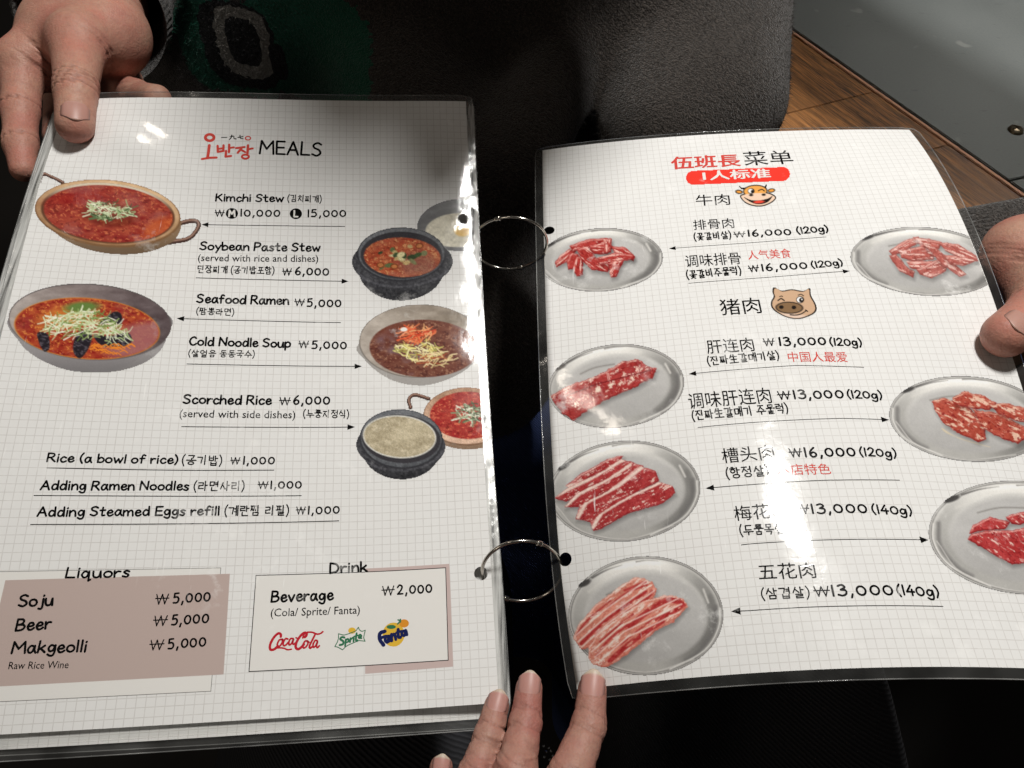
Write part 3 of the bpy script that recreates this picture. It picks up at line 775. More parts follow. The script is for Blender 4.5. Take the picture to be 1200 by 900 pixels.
# ------------------------------------------------------------------ the printed food pictures
def vnoise(x, y, seed=0):
    xi, yi = np.floor(x).astype(np.int64), np.floor(y).astype(np.int64)
    fx, fy = x - xi, y - yi
    fx, fy = fx * fx * (3 - 2 * fx), fy * fy * (3 - 2 * fy)
    def hsh(a, b):
        n = (a * 374761393 + b * 668265263 + seed * 974634533) & 0x7fffffff
        n = ((n ^ (n >> 13)) * 1274126177) & 0x7fffffff
        return ((n ^ (n >> 16)) & 0xffff) / 65535.0
    return (hsh(xi, yi) * (1 - fx) + hsh(xi + 1, yi) * fx) * (1 - fy) + (hsh(xi, yi + 1) * (1 - fx) + hsh(xi + 1, yi + 1) * fx) * fy
def fbm(x, y, seed=0, o=4):
    s, a, t = 0, 1, 0
    for i in range(o):
        s = s + a * vnoise(x * 2 ** i + i * 17.3, y * 2 ** i + i * 9.1, seed + i); t += a; a *= .55
    return s / t
def sstep(a, b, x):
    t = np.clip((x - a) / (b - a), 0, 1); return t * t * (3 - 2 * t)

class Pic:
    def __init__(s, name, step=.9):
        s.side, s.bb, s.fr = FRAMES[name]
        x0, y0, x1, y1 = s.bb
        s.nx, s.ny = int((x1 - x0) / step) + 1, int((y1 - y0) / step) + 1
        s.X, s.Y = np.meshgrid(np.linspace(x0, x1, s.nx), np.linspace(y0, y1, s.ny))
        s.C = np.full(s.X.shape + (3,), 215.0); s.A = np.zeros(s.X.shape)
    def put(s, m, col, paint=True):
        m = np.clip(m, 0, 1)
        col = np.asarray(col, float)
        s.C = s.C * (1 - m[..., None]) + (col if col.ndim == 3 else col[None, None]) * m[..., None]
        if paint: s.A = np.maximum(s.A, m)
    def shade(s, m, k):
        s.C = s.C * (1 + np.clip(m, 0, 1)[..., None] * (k - 1))
    def er(s, cx, cy, a, b, deg=0):
        c, q = math.cos(math.radians(deg)), math.sin(math.radians(deg))
        dx, dy = s.X - cx, s.Y - cy
        return np.hypot((dx * c + dy * q) / a, (-dx * q + dy * c) / b)
    def el(s, cx, cy, a, b, deg=0, soft=1.0):
        return np.clip((1 - s.er(cx, cy, a, b, deg)) * min(a, b) / soft + .5, 0, 1)
    def ang(s, cx, cy, a, b, deg=0):
        c, q = math.cos(math.radians(deg)), math.sin(math.radians(deg))
        dx, dy = s.X - cx, s.Y - cy
        return np.arctan2((-dx * q + dy * c) / b, (dx * c + dy * q) / a)
    def line(s, pts, w, soft=.8, taper=False):
        d = np.full(s.X.shape, 1e9)
        n = len(pts) - 1
        for i, (a, b) in enumerate(zip(pts[:-1], pts[1:])):
            ax, ay = a; bx, by = b; L = max((bx - ax) ** 2 + (by - ay) ** 2, 1e-9)
            t = np.clip(((s.X - ax) * (bx - ax) + (s.Y - ay) * (by - ay)) / L, 0, 1)
            e = np.hypot(s.X - ax - t * (bx - ax), s.Y - ay - t * (by - ay))
            if taper: e = e + (w / 2) * ((i + t) / n)
            d = np.minimum(d, e)
        return np.clip((w / 2 - d) / soft + .5, 0, 1)
    def poly(s, pts, soft=1.0, rough=0.0, seed=0):
        """soft mask of a polygon from its signed distance"""
        X, Y = s.X, s.Y
        if rough:
            X = X + (fbm(s.X / 5, s.Y / 5, seed) - .5) * rough; Y = Y + (fbm(s.X / 5, s.Y / 5, seed + 50) - .5) * rough
        ins = np.zeros(X.shape, bool); d = np.full(X.shape, 1e9)
        n = len(pts)
        for i in range(n):
            ax, ay = pts[i]; bx, by = pts[(i + 1) % n]
            L = max((bx - ax) ** 2 + (by - ay) ** 2, 1e-9)
            t = np.clip(((X - ax) * (bx - ax) + (Y - ay) * (by - ay)) / L, 0, 1)
            d = np.minimum(d, np.hypot(X - ax - t * (bx - ax), Y - ay - t * (by - ay)))
            if ay != by:
                ins ^= ((ay > Y) != (by > Y)) & (X < (bx - ax) * (Y - ay) / (by - ay) + ax)
        s.sd = np.where(ins, d, -d)
        return np.clip(s.sd / soft + .5, 0, 1)
    def n(s, sx, sy=None, seed=0, deg=0, o=4):
        sy = sy or sx
        c, q = math.cos(math.radians(deg)), math.sin(math.radians(deg))
        return fbm((s.X * c + s.Y * q) / sx, (-s.X * q + s.Y * c) / sy, seed, o)
    def build(s, sheet, root, name='dish_picture', holes=(), lift=0.0, mat=None):
        X, Y = s.X.ravel(), s.Y.ravel()
        B = np.stack([np.ones_like(X), X, Y, X * Y, X * X, Y * Y], -1)
        mm = np.stack([B @ np.array(s.fr[0]), B @ np.array(s.fr[1])], -1)
        ok = (s.A.ravel() > .5) & (mm[:, 0] > 0) & (mm[:, 0] < 210) & (mm[:, 1] > 0) & (mm[:, 1] < 297)
        for hx, hy in holes: ok &= np.hypot(mm[:, 0] - hx, mm[:, 1] - hy) > HOLE_R
        idx = np.arange(s.nx * s.ny).reshape(s.ny, s.nx)
        q = np.stack([idx[:-1, :-1], idx[1:, :-1], idx[1:, 1:], idx[:-1, 1:]], -1).reshape(-1, 4)
        q = q[ok[q].all(1)]
        used, inv = np.unique(q.ravel(), return_inverse=True)
        col = np.clip(lin(np.clip(s.C.reshape(-1, 3)[used], 0, 255)) * 1.08, 0, .85)
        return mesh_obj(name, sheet(mm[used], .00005 + lift), inv.reshape(-1, 4)[:, ::1], mat or M_PIC, root, smooth=False, colors=col)

def grain(p, k=4):
    p.C = p.C * (1 + (rng.random(p.X.shape) - .5)[..., None] * k / 100)

def soup(p, m, cx, cy, a, b, deg, seed, base=(148, 56, 45), hi=(188, 100, 68), dk=(106, 32, 29), pale=(156, 94, 90), palek=.5):
    n1, n2, n3 = p.n(9, 4, seed, deg), p.n(3, 2, seed + 9, deg), p.n(30, 18, seed + 20)
    c = np.array(base) + (n1[..., None] - .5) * 1.6 * (np.array(hi) - np.array(base))
    p.put(m, c)
    p.put(m * sstep(.58, .70, n2), hi); p.put(m * sstep(.60, .72, p.n(4, 2.5, seed + 33)) * .7, dk)
    p.put(m * sstep(.5, .75, n3) * palek, pale)

def shreds(p, cx, cy, rx, ry, n, seed, cols, L=13, w=1.3, deg=0):
    r = random.Random(seed)
    for i in range(n):
        a, q = r.uniform(0, 6.28), math.sqrt(r.random())
        x, y = cx + rx * q * math.cos(a), cy + ry * q * math.sin(a)
        t = math.radians(deg) + r.gauss(0, .75); l = r.uniform(.5, 1.2) * L; b = r.uniform(-.5, .5)
        pts = [(x - l / 2 * math.cos(t - b), y - l / 2 * math.sin(t - b) * .75), (x, y), (x + l / 2 * math.cos(t + b), y + l / 2 * math.sin(t + b) * .75)]
        p.put(p.line(smooth(pts, 3), w * r.uniform(.6, 1.3), .9), r.choice(cols), False)

def pan_handle(p, pts, w=5):
    p.put(p.line(pts, w, .9), (72, 52, 46)); p.put(p.line([(x, y - w * .18) for x, y in pts], w * .35, .9), (150, 118, 104))

def kimchi_pot():
    p = Pic('kimchi_pot')
    pan_handle(p, smooth([(46, 214), (50, 204), (60, 207), (74, 214)]), 5)
    pan_handle(p, smooth([(210, 262), (222, 259), (231, 260), (232, 267), (222, 279), (205, 283), (180, 287)]), 6.4)
    p.put(p.el(133, 258, 80, 40, 6), (132, 108, 84)); p.shade(p.el(133, 262, 78, 38, 6) * sstep(270, 298, p.Y), .8)
    p.put(p.el(126.3, 250, 86, 39.5, 5), (120, 88, 60))
    r = p.ang(126, 250, 86, 39, 5)
    c = np.array((150, 112, 78)) + (.5 + .5 * np.cos(r + 1.2))[..., None] * np.array((62, 66, 62)) + (p.n(12, 6, 3) - .5)[..., None] * 40
    p.put(p.el(126.3, 249.2, 84, 37.8, 5), c)
    p.put(p.el(126.5, 250, 78.5, 35, 5), (96, 62, 44)); p.put(p.el(126.5, 248.8, 78, 34, 5) * sstep(.1, .9, -np.sin(r)), (206, 194, 172))
    m = p.el(126.8, 250.5, 75.5, 33, 5)
    soup(p, m, 0, 0, 0, 0, 5, 4)
    p.put(p.el(90, 232, 34, 7, -8, 6) * .5, (140, 22, 22)); p.put(m * p.el(185, 268, 22, 10, -30, 8) * .6, (196, 92, 44))
    p.put(p.el(128, 252, 32, 14, 5, 5) * .5, (92, 34, 22), False)
    shreds(p, 128, 247, 28, 12, 95, 5, [(150, 168, 120), (196, 208, 170), (88, 110, 74), (214, 220, 190), (64, 82, 52), (172, 186, 140)], 15)
    grain(p); return p

def seafood_bowl():
    p = Pic('seafood_bowl')
    p.put(p.el(106, 387, 90, 50, 4), (150, 146, 146)); p.put(p.poly(smooth([(10, 372), (22, 400), (60, 428), (105, 437), (150, 428), (190, 396), (201, 372), (150, 350), (60, 350)], 5, True), 1.0), (146, 142, 143))
    p.shade(sstep(405, 440, p.Y), .80)
    r = p.ang(105.5, 377, 95, 45, 3.5)
    c = np.array((142, 134, 130)) + (.5 + .5 * np.cos(r - 3.6))[..., None] * np.array((28, 26, 24)) - (.5 + .5 * np.cos(r + .3))[..., None] * np.array((58, 62, 56)) + (p.n(16, 7, 5) - .5)[..., None] * 50
    p.put(p.el(105.5, 377, 96, 45, 3.5), (92, 86, 86)); p.put(p.el(105.5, 377.5, 94.6, 43.8, 3.5), c)
    m = p.el(102, 385, 84, 35, 4)
    p.put(p.el(102, 385, 85.5, 36, 4), (196, 120, 50)); soup(p, m, 0, 0, 0, 0, 4, 40, (160, 60, 40), (204, 120, 62), (116, 30, 24), (146, 98, 100), .2)
    p.put(m * p.el(160, 398, 38, 18, -20, 9) * .85, (160, 104, 104)); p.put(m * p.el(78, 372, 34, 12, -10, 9) * .6, (218, 150, 58))
    for q in ([(44, 390), (56, 392), (58, 408), (52, 412), (46, 402)], [(88, 396), (100, 386), (108, 392), (104, 408), (94, 420), (86, 412)], [(116, 380), (132, 366), (142, 368), (142, 380), (130, 378)], [(110, 392), (128, 394), (150, 390), (154, 402), (140, 407), (118, 404)]):
        mm = p.poly(smooth(q, 4, True), 1.4); p.put(mm, (38, 34, 40)); p.put(mm * sstep(.5, .7, p.n(4, 2, 8)), (84, 78, 86))
    p.put(p.el(96, 360, 20, 6, -4, 4), (98, 124, 62), False)
    shreds(p, 98, 380, 46, 15, 150, 6, [(196, 206, 158), (222, 226, 194), (148, 168, 104), (232, 232, 210), (110, 138, 72), (206, 214, 176)], 21, 1.25, -25)
    shreds(p, 136, 392, 16, 10, 26, 9, [(214, 218, 190), (170, 190, 130)], 20, 1.1, 50)
    for i in range(26): 
        x, y = random.uniform(104, 150), random.uniform(404, 416); p.put(p.line([(x, y), (x + 5, y - 2), (x + 9, y + 1)], 1.2), (224, 130, 48), False)
    grain(p); return p

def stone_pot(p, cx, cy, a, b, deg, body, inner):
    for e in body: p.put(p.el(*e), (66, 66, 70))
    p.shade(p.line(smooth([(body[0][0] + body[0][2] * math.cos(t) * .97, body[0][1] + body[0][3] * math.sin(t) * .93) for t in np.linspace(2.7, .4, 9)]), 2.4, 2) * .6, 1.55)
    p.shade(sstep(body[1][1] + body[1][3] * .2, body[1][1] + body[1][3], p.Y), .72)
    p.C += (p.n(2.2, 2.2, 7, 0, 2) - .5)[..., None] * 46
    p.put(p.el(cx, cy, a, b, deg), (52, 52, 56)); r = p.ang(cx, cy, a, b, deg)
    c = np.array((84, 86, 90)) + (.5 + .5 * np.cos(r + 2.0))[..., None] * 26 + (p.n(2.4, 2, 15, 0, 2) - .5)[..., None] * 36
    p.put(p.el(cx, cy - .5, a - 2, b - 1.6, deg), c)
    p.put(p.el(*inner[:4], deg), (56, 54, 58))
def soybean_pot():
    p = Pic('soybean_pot')
    stone_pot(p, 470, 300, 52, 32, 3, [(471, 309, 59, 31, 2), (470, 318, 50, 36.5, 2)], (470, 301, 47.5, 27.5))
    m = p.el(471, 303.5, 44.5, 23, 5)
    soup(p, m, 0, 0, 0, 0, 5, 60, (168, 84, 56), (200, 136, 92), (124, 48, 34), (164, 122, 118), .3)
    p.put(m * p.el(490, 312, 24, 12, 10, 10) * .6, (128, 92, 84))
    r = random.Random(4)
    for i in range(22):
        x, y = r.gauss(472, 13), r.gauss(303, 7); mm = p.el(x, y, r.uniform(2.5, 6), r.uniform(1.5, 3.4), r.uniform(-40, 40)) * m
        p.put(mm, r.choice([(62, 82, 50), (92, 104, 66), (206, 196, 150), (120, 120, 84), (52, 66, 44), (186, 160, 110)]), False)
    for x, y in ((446, 312), (491, 291), (462, 314)): p.put(p.el(x, y, 4.6, 3.4), (120, 62, 36), False); p.put(p.el(x, y, 3.2, 2.2), (184, 116, 70), False)
    grain(p, 20); return p
def egg_dish():
    p = Pic('egg_dish')
    p.put(p.el(538, 268, 50, 31, 0), (110, 110, 112)); r = p.ang(538, 268, 50, 31)
    p.put(p.el(538, 268, 48.6, 29.8), np.array((142, 142, 142)) + (.5 + .5 * np.cos(r - 2.4))[..., None] * np.array((-36, -36, -34)) + (p.n(12, 6, 4) - .5)[..., None] * 40)
    m = p.el(536, 274, 38, 20)
    p.put(m, np.array((206, 200, 182)) + (p.n(3, 3, 5, 0, 3) - .5)[..., None] * 60); p.put(p.el(541, 270, 13, 9, 20, 2), (226, 218, 196)); p.put(p.el(540, 275, 9, 6.5, 10, 2.5), (222, 180, 96)); p.put(p.el(537, 272, 3, 2), (240, 222, 170))
    p.put(p.el(520, 266, 10, 5, 10, 4) * .5, (230, 224, 206)); grain(p); return p
def noodle_bowl():
    p = Pic('noodle_bowl')
    p.put(p.poly(smooth([(421, 402), (428, 424), (456, 446), (490, 454.5), (520, 450), (548, 436), (566, 412), (566, 380), (490, 370)], 5, True)), (158, 154, 150))
    r = p.ang(491, 401, 70, 40, 4)
    p.put(p.el(491, 402, 70.5, 43, 2), (112, 106, 100))
    p.put(p.el(491, 402, 69.2, 42, 2), np.array((140, 128, 114)) + (.5 + .5 * np.cos(r - 3.0))[..., None] * np.array((32, 34, 38)) + (p.n(14, 7, 9) - .5)[..., None] * 60)
    m = p.el(496, 411, 63, 33.5, 4)
    soup(p, m, 0, 0, 0, 0, 4, 80, (112, 68, 56), (146, 104, 84), (78, 42, 38), (120, 96, 104), .8)
    p.put(m * p.el(470, 390, 40, 10, 8, 8) * .6, (110, 56, 40))
    shreds(p, 490, 412, 24, 13, 70, 14, [(206, 190, 110), (226, 214, 140), (180, 176, 100), (232, 222, 170), (150, 146, 80)], 13, 1.3, 20)
    shreds(p, 510, 424, 20, 9, 40, 15, [(214, 196, 140), (226, 206, 160), (170, 90, 60)], 14, 1.2, -10)
    shreds(p, 486, 394, 20, 10, 75, 16, [(216, 92, 58), (226, 126, 84), (196, 66, 44), (232, 150, 110), (226, 170, 120)], 13, 1.2, -20)
    p.put(p.el(473, 388, 4, 2.4), (240, 232, 224), False)
    grain(p); return p
def rice_pot():
    p = Pic('rice_pot')
    stone_pot(p, 470, 516, 49, 35, 6, [(469.5, 524, 52.5, 31, 4), (470, 530, 45.5, 33.6, 4)], (470, 516, 46, 28))
    m = p.el(468, 513.5, 41.5, 23.5, 6)
    p.put(p.el(468, 513.5, 43, 25, 6), (206, 204, 196)); c = np.array((176, 164, 138)) + (p.n(9, 4, 11, 20) - .5)[..., None] * 60 + (p.n(2, 2, 12, 0, 2) - .5)[..., None] * 34
    p.put(m, c); p.put(m * p.el(480, 508, 24, 10, -20, 8) * .5, (204, 192, 164)); grain(p, 18); return p
def kimchi_small():
    p = Pic('kimchi_small')
    pan_handle(p, smooth([(481, 480), (479, 470), (486, 465), (502, 470)]), 5.4)
    p.put(p.el(548, 497, 53, 34, 2), (136, 112, 92)); p.put(p.el(546, 492, 51, 34, 4), (118, 90, 70))
    r = p.ang(546, 492, 51, 34); p.put(p.el(546, 491.5, 49.6, 32.8, 4), np.array((166, 132, 108)) + (.5 + .5 * np.cos(r - 1.8))[..., None] * 46 + (p.n(7, 5, 3) - .5)[..., None] * 50)
    m = p.el(547, 491, 43.5, 27.5, 4); soup(p, m, 0, 0, 0, 0, 4, 95, (164, 58, 52), (198, 102, 78), (116, 32, 30), (178, 112, 104), .25)
    shreds(p, 549, 488, 16, 12, 60, 21, [(128, 146, 112), (196, 204, 176), (84, 100, 72), (214, 216, 196), (60, 76, 54)], 13, 1.3, 30)
    grain(p, 18); return p

# ---- raw meat on steel plates
def plate(p, cx, cy, a, b, deg, seed, spots=1):
    c, q = math.cos(math.radians(deg)), math.sin(math.radians(deg))
    P_ = lambda u, v: (cx + u * a * c - v * b * q, cy + u * a * q + v * b * c)
    r = p.ang(cx, cy, a, b, deg); u = np.cos(r); v = np.sin(r)
    p.put(p.el(cx, cy, a, b, deg), (88, 86, 86))
    p.put(p.el(cx, cy, a - 1.2, b - 1.2, deg), np.array((206, 204, 200)) - (.5 + .5 * np.cos(r - .3))[..., None] * 42)
    p.put(p.el(cx, cy, a - 2.6, b - 2.6, deg), (120, 118, 116))
    g = np.array((186, 184, 180)) + (v * -18)[..., None] + (u * -6)[..., None] + (p.n(30, 14, seed, 0, 2) - .5)[..., None] * 14
    p.put(p.el(cx, cy, a - 4, b - 3.6, deg), g)
    rr = p.er(cx, cy, a, b, deg)
    band = sstep(.74, .82, rr) * (1 - sstep(.9, .96, rr))
    p.shade(band * sstep(.1, .9, u), .70); p.shade(band * sstep(.2, .9, -v), 1.16); p.shade(band * sstep(.3, .95, -u), .88)
    p.put(p.el(cx, cy + b * .04, a * .78, b * .74, deg, 5) * .9, np.array((178, 176, 174)) + (p.n(26, 12, seed + 3, 0, 2) - .5)[..., None] * 12 - sstep(-.2, 1, v * rr)[..., None] * 14)
    t0 = P_(-.78, -.56)
    p.put(p.el(*t0, a * .09, b * .05, deg - 24, 1.8) * .85, (52, 50, 50)); p.put(p.line(smooth([P_(-.68, -.65), P_(-.5, -.77), P_(-.30, -.85)]), 2.6, 1.6, True) * .75, (74, 72, 71))
    p.put(p.line(smooth([P_(-.12, -.90), P_(.0, -.92), P_(.16, -.91)]), 1.3, 1.4, True) * .7, (84, 81, 79))
    p.put(p.line(smooth([P_(-.72, -.42), P_(-.4, -.72), P_(.05, -.82), P_(.4, -.74)]), 3.2, 4) * .55, (214, 211, 205))
    p.put(p.line(smooth([P_(-.50, -.36), P_(-.28, -.48), P_(0, -.52)]), 1.6, 2) * .7, (118, 114, 110))
    p.put(p.line(smooth([P_(.82, -.3), P_(.88, .1), P_(.72, .5)]), 4, 5) * .5, (104, 102, 100))
    p.put(p.line(smooth([P_(.74, -.42), P_(.80, -.2)]), 2.2, 2) * .8, (216, 213, 208))
    p.C += (p.n(3, 3, 3, 0, 1) - .5)[..., None] * 3
    k = -1 if cx > 1000 else 1
    p.put(p.line(smooth([P_(k * .90, -.12), P_(k * .86, .28), P_(k * .66, .62), P_(k * .50, .76)]), 5, 4) * .65, (104, 102, 101))
    p.put(p.line(smooth([P_(k * .955, -.1), P_(k * .93, .22), P_(k * .74, .60), P_(k * .3, .90)]), 1.6, 1.4) * .8, (222, 220, 216))
    p.put(p.line(smooth([P_(-.9, .2), P_(-.6, .72), P_(0, .945), P_(.6, .74)]), 1.4, 1.2) * .7, (204, 201, 197))
    return P_

def slab(p, pts, seed, deg, red=(158, 54, 50), fat=(216, 184, 172), amount=.5, sx=9, sy=2.2, rough=3.0, edge=None, dark=(112, 22, 26), shadow=True):
    if shadow:
        m = p.poly([(x + 1.5, y + 3.5) for x, y in pts], 6); p.shade(m * .55, .5)
    m = p.poly(pts, 1.1, rough, seed); sd = p.sd.copy()
    n1 = p.n(sx, sy, seed, deg); n2 = p.n(2.2, 1.6, seed + 5, deg)
    c = np.array(red) + (n2 - .5)[..., None] * np.array((46, 30, 28)) + (p.n(12, 8, seed + 8) - .5)[..., None] * 34
    p.put(m, c)
    p.put(m * sstep(1 - amount + .02, 1 - amount + .20, n1) * .9, np.array(fat) + (n2 - .5)[..., None] * 40)
    p.put(m * sstep(.62, .72, p.n(3.5, 2, seed + 21, deg)) * .6, dark)
    gy, gx = np.gradient(sd); up = np.clip((gy * .8 + gx * .5), -1, 1)
    p.put(m * (1 - sstep(0, 2.4, sd)) * np.clip(.35 - up, 0, 1) * .9, dark)
    p.put(m * sstep(.2, 1.0, sd) * (1 - sstep(1.4, 3.4, sd)) * np.clip(up - .1, 0, 1) * .75, np.array(fat) + 14)
    p.put(m * sstep(.70, .88, p.n(7, 1.7, seed + 31, deg)) * .45, (232, 206, 196))
    if edge is not None:
        p.put(p.line(edge, 4.2, 2) * m, np.array(fat) + (n2 - .5)[..., None] * 50)

def axis_deg(pts):
    q = np.array(pts, float); q -= q.mean(0); w_, v_ = np.linalg.eigh(q.T @ q)
    return math.degrees(math.atan2(v_[1, 1], v_[0, 1]))

def p1():
    p = Pic('p1'); plate(p, 704, 304.5, 73.5, 37.6, -3, 1)
    R = (164, 56, 52)
    strips = [([(650, 308), (656, 300), (672, 288), (676, 293), (664, 307), (652, 313)], 1), ([(664, 306), (670, 296), (678, 298), (676, 314), (666, 316)], 2), ([(676, 300), (684, 302), (683, 322), (676, 324), (671, 314)], 3),
              ([(668, 288), (690, 280), (712, 279), (716, 284), (690, 290), (672, 294)], 4), ([(676, 292), (690, 288), (698, 302), (716, 310), (712, 319), (694, 316), (682, 306)], 5), ([(690, 288), (708, 284), (718, 290), (712, 298), (696, 298)], 6),
              ([(708, 280), (717, 280), (716, 296), (708, 296)], 7), ([(716, 288), (732, 290), (744, 300), (742, 306), (722, 298)], 8), ([(700, 302), (722, 296), (742, 299), (744, 303), (722, 308), (704, 310)], 9), ([(712, 308), (732, 304), (722, 324), (716, 325)], 10)]
    for pts, sd in strips:
        slab(p, pts, sd * 13, axis_deg(pts), R, (226, 182, 170), .50, 12, 1.7, 2.0)
    grain(p); return p
def p2():
    p = Pic('p2'); plate(p, 1085, 306.5, 89, 40.5, 4.5, 2)
    R = (166, 90, 82); F = (222, 186, 176)
    strips = [([(1042, 294), (1060, 282), (1076, 277), (1078, 285), (1060, 294), (1046, 300)], 1), ([(1070, 278), (1088, 280), (1104, 284), (1100, 292), (1080, 290)], 2), ([(1042, 300), (1050, 298), (1062, 312), (1072, 318), (1070, 325), (1054, 318)], 3), ([(1054, 294), (1080, 288), (1096, 296), (1094, 304), (1070, 306), (1056, 302)], 4),
              ([(1100, 284), (1122, 286), (1144, 300), (1146, 306), (1128, 304), (1108, 294)], 5), ([(1062, 306), (1092, 306), (1100, 312), (1082, 317), (1066, 314)], 6), ([(1074, 316), (1098, 304), (1112, 308), (1108, 318), (1092, 326), (1078, 322)], 7), ([(1082, 286), (1096, 290), (1124, 314), (1132, 322), (1124, 324), (1104, 310)], 8), ([(1106, 298), (1130, 302), (1144, 306), (1128, 312), (1112, 308)], 9)]
    for pts, sd in strips: slab(p, pts, sd * 17, axis_deg(pts), R, F, .52, 11, 1.8, 2.0, None, (120, 54, 50))
    grain(p); return p
def p3():
    p = Pic('p3'); plate(p, 722, 452.5, 80.5, 49.5, -5, 3)
    slab(p, [(646, 463), (666, 452), (700, 440), (730, 424), (748, 421), (760, 430), (769, 432), (766, 442), (744, 454), (716, 466), (692, 480), (672, 492), (660, 484), (648, 470)], 5, -28, (158, 54, 52), (222, 194, 180), .44, 5, 3, 4)
    r = random.Random(2)
    for i in range(30):
        t = r.random(); x = 652 + t * 112 + r.gauss(0, 3); y = 474 - t * 42 + r.gauss(0, 8)
        if 0 < t < 1: p.put(p.line([(x, y - 6), (x + 2, y + 5)], 1.1, 1) * (p.poly([(650, 465), (700, 442), (748, 422), (768, 434), (700, 474), (672, 490)], 2) > .4) * .7, r.choice([(110, 24, 28), (226, 200, 188), (150, 60, 70)]))
    p.put(p.line([(664, 464), (700, 450), (724, 444), (762, 434)], 1.4, 1) * .8, (104, 22, 26))
    for x, y, a in ((676, 474, 7), (684, 466, 6), (702, 456, 6), (716, 452, 5), (668, 470, 5), (728, 450, 4), (742, 442, 4)): p.put(p.el(x, y, a, a * .55, -25, 2) * sstep(.35, .6, p.n(3, 3, 77)), (230, 208, 190))
    grain(p); return p
def p4():
    p = Pic('p4'); plate(p, 1136, 491, 95, 50.5, 4.5, 4)
    p.put(p.poly(smooth([(1104, 502), (1124, 514), (1160, 524), (1132, 516), (1110, 508)], 3, True), 2), (206, 190, 160))
    for i, pts in enumerate(([(1092, 470), (1106, 466), (1116, 470), (1136, 478), (1152, 494), (1156, 514), (1146, 518), (1128, 510), (1108, 498), (1096, 482)], [(1116, 466), (1130, 459), (1150, 463), (1168, 472), (1160, 480), (1136, 478), (1118, 474)], [(1140, 480), (1170, 484), (1198, 498), (1208, 510), (1192, 520), (1170, 512), (1152, 502)], [(1158, 474), (1180, 472), (1206, 480), (1208, 496), (1192, 494), (1170, 484)])):
        slab(p, pts, 31 + i * 7, 25, (166, 74, 60), (222, 190, 168), .50, 8, 3, 3.5)
    grain(p); return p
def p5():
    p = Pic('p5'); plate(p, 732, 575.5, 89.5, 59.5, -4, 5)
    A = [([(663, 570), (680, 556), (712, 538), (730, 534), (722, 545), (692, 560), (668, 572)], [(664, 571), (690, 563), (726, 545)]),
         ([(650, 584), (668, 570), (700, 556), (728, 538), (742, 542), (728, 556), (690, 572), (664, 588)], [(652, 580), (690, 562), (730, 539)]),
         ([(662, 594), (676, 578), (710, 562), (740, 542), (754, 546), (740, 562), (712, 576), (682, 594)], [(664, 592), (680, 578), (712, 562), (738, 545)]),
         ([(675, 608), (680, 592), (712, 576), (748, 546), (768, 552), (772, 564), (744, 578), (716, 596), (694, 612)], [(678, 606), (688, 588), (724, 570), (752, 548)]),
         ([(692, 612), (706, 600), (736, 582), (772, 565), (788, 570), (791, 578), (776, 590), (736, 602), (706, 619), (696, 622)], [(695, 618), (706, 600), (740, 580), (772, 566)])]
    for i, (q, e) in enumerate(A): slab(p, q, 41 + i * 9, -30, (160, 54, 55), (224, 198, 186), .46, 5.5, 1.6, 2.2, e, (126, 30, 38))
    grain(p); return p
def p6():
    p = Pic('p6'); plate(p, 1200, 630, 113, 67, 5, 6)
    for i, pts in enumerate(([(1140, 616), (1160, 606), (1184, 612), (1178, 620), (1150, 622), (1136, 626)], [(1178, 606), (1196, 600), (1230, 596), (1236, 620), (1210, 614), (1186, 614)], [(1138, 626), (1160, 622), (1186, 622), (1210, 616), (1240, 640), (1220, 656), (1186, 662), (1160, 648), (1134, 632)])):
        slab(p, pts, 61 + i * 7, 35, (168, 56, 56), (226, 196, 184), .42, 8, 2, 2.5)
    grain(p); return p
def p7():
    p = Pic('p7'); plate(p, 757, 721.5, 91, 70, -1, 7)
    A = [[(671.5, 747), (680, 729), (701, 707), (728, 686), (745, 676), (763, 681), (769, 691), (765, 701), (740, 722), (712, 740), (692, 758), (680, 761)],
         [(690.7, 774), (690.7, 758), (701, 742), (725, 723), (752, 705), (779, 697), (800, 701), (805, 710), (789, 729), (768, 739), (733, 769), (709, 783), (696, 779)]]
    red = lambda: np.array((170, 54, 54)) + (p.n(3, 1.5, 12, -38) - .5)[..., None] * 60
    streaks = [[([(682, 754), (700, 736), (724, 716), (756, 694)], 4.5), ([(676, 744), (690, 726), (716, 704)], 2.2), ([(700, 744), (724, 724), (752, 706), (764, 694)], 4.5), ([(732, 692), (756, 682)], 2.6), ([(712, 712), (736, 694), (758, 686)], 2.4)],
               [([(700, 768), (714, 750), (736, 732)], 3), ([(716, 774), (736, 756), (758, 740), (776, 728)], 6), ([(736, 736), (760, 716), (780, 704), (796, 705)], 6.5), ([(770, 726), (790, 716), (801, 708)], 5.5), ([(704, 752), (722, 736), (742, 720)], 2.2), ([(722, 760), (744, 742), (766, 724)], 2.0)]]
    for i, q in enumerate(A):
        slab(p, q, 71 + i * 9, -38, (208, 132, 114), (232, 206, 194), .50, 11, 2.8, 3.5, None, (186, 92, 78))
        inside = p.poly(q, 1.2) * sstep(.8, 2.2, p.sd)
        for pts, w in streaks[i]:
            m = p.line(smooth(pts, 4), w, 1.6) * inside
            p.put(m * sstep(.22, .42, p.n(9, 2.4, 90 + i, -38)), red(), False)
        for k in range(3):
            o = (k - 1) * 6.5; m = p.line([(x + o * .6, y + o) for x, y in ((678 + i * 20, 752 + i * 18), (712 + i * 20, 722 + i * 18), (762 + i * 36, 686 + i * 22))], 1.6, 1.4) * inside
            p.put(m * .8, (240, 222, 210), False)
    grain(p, 4); return p

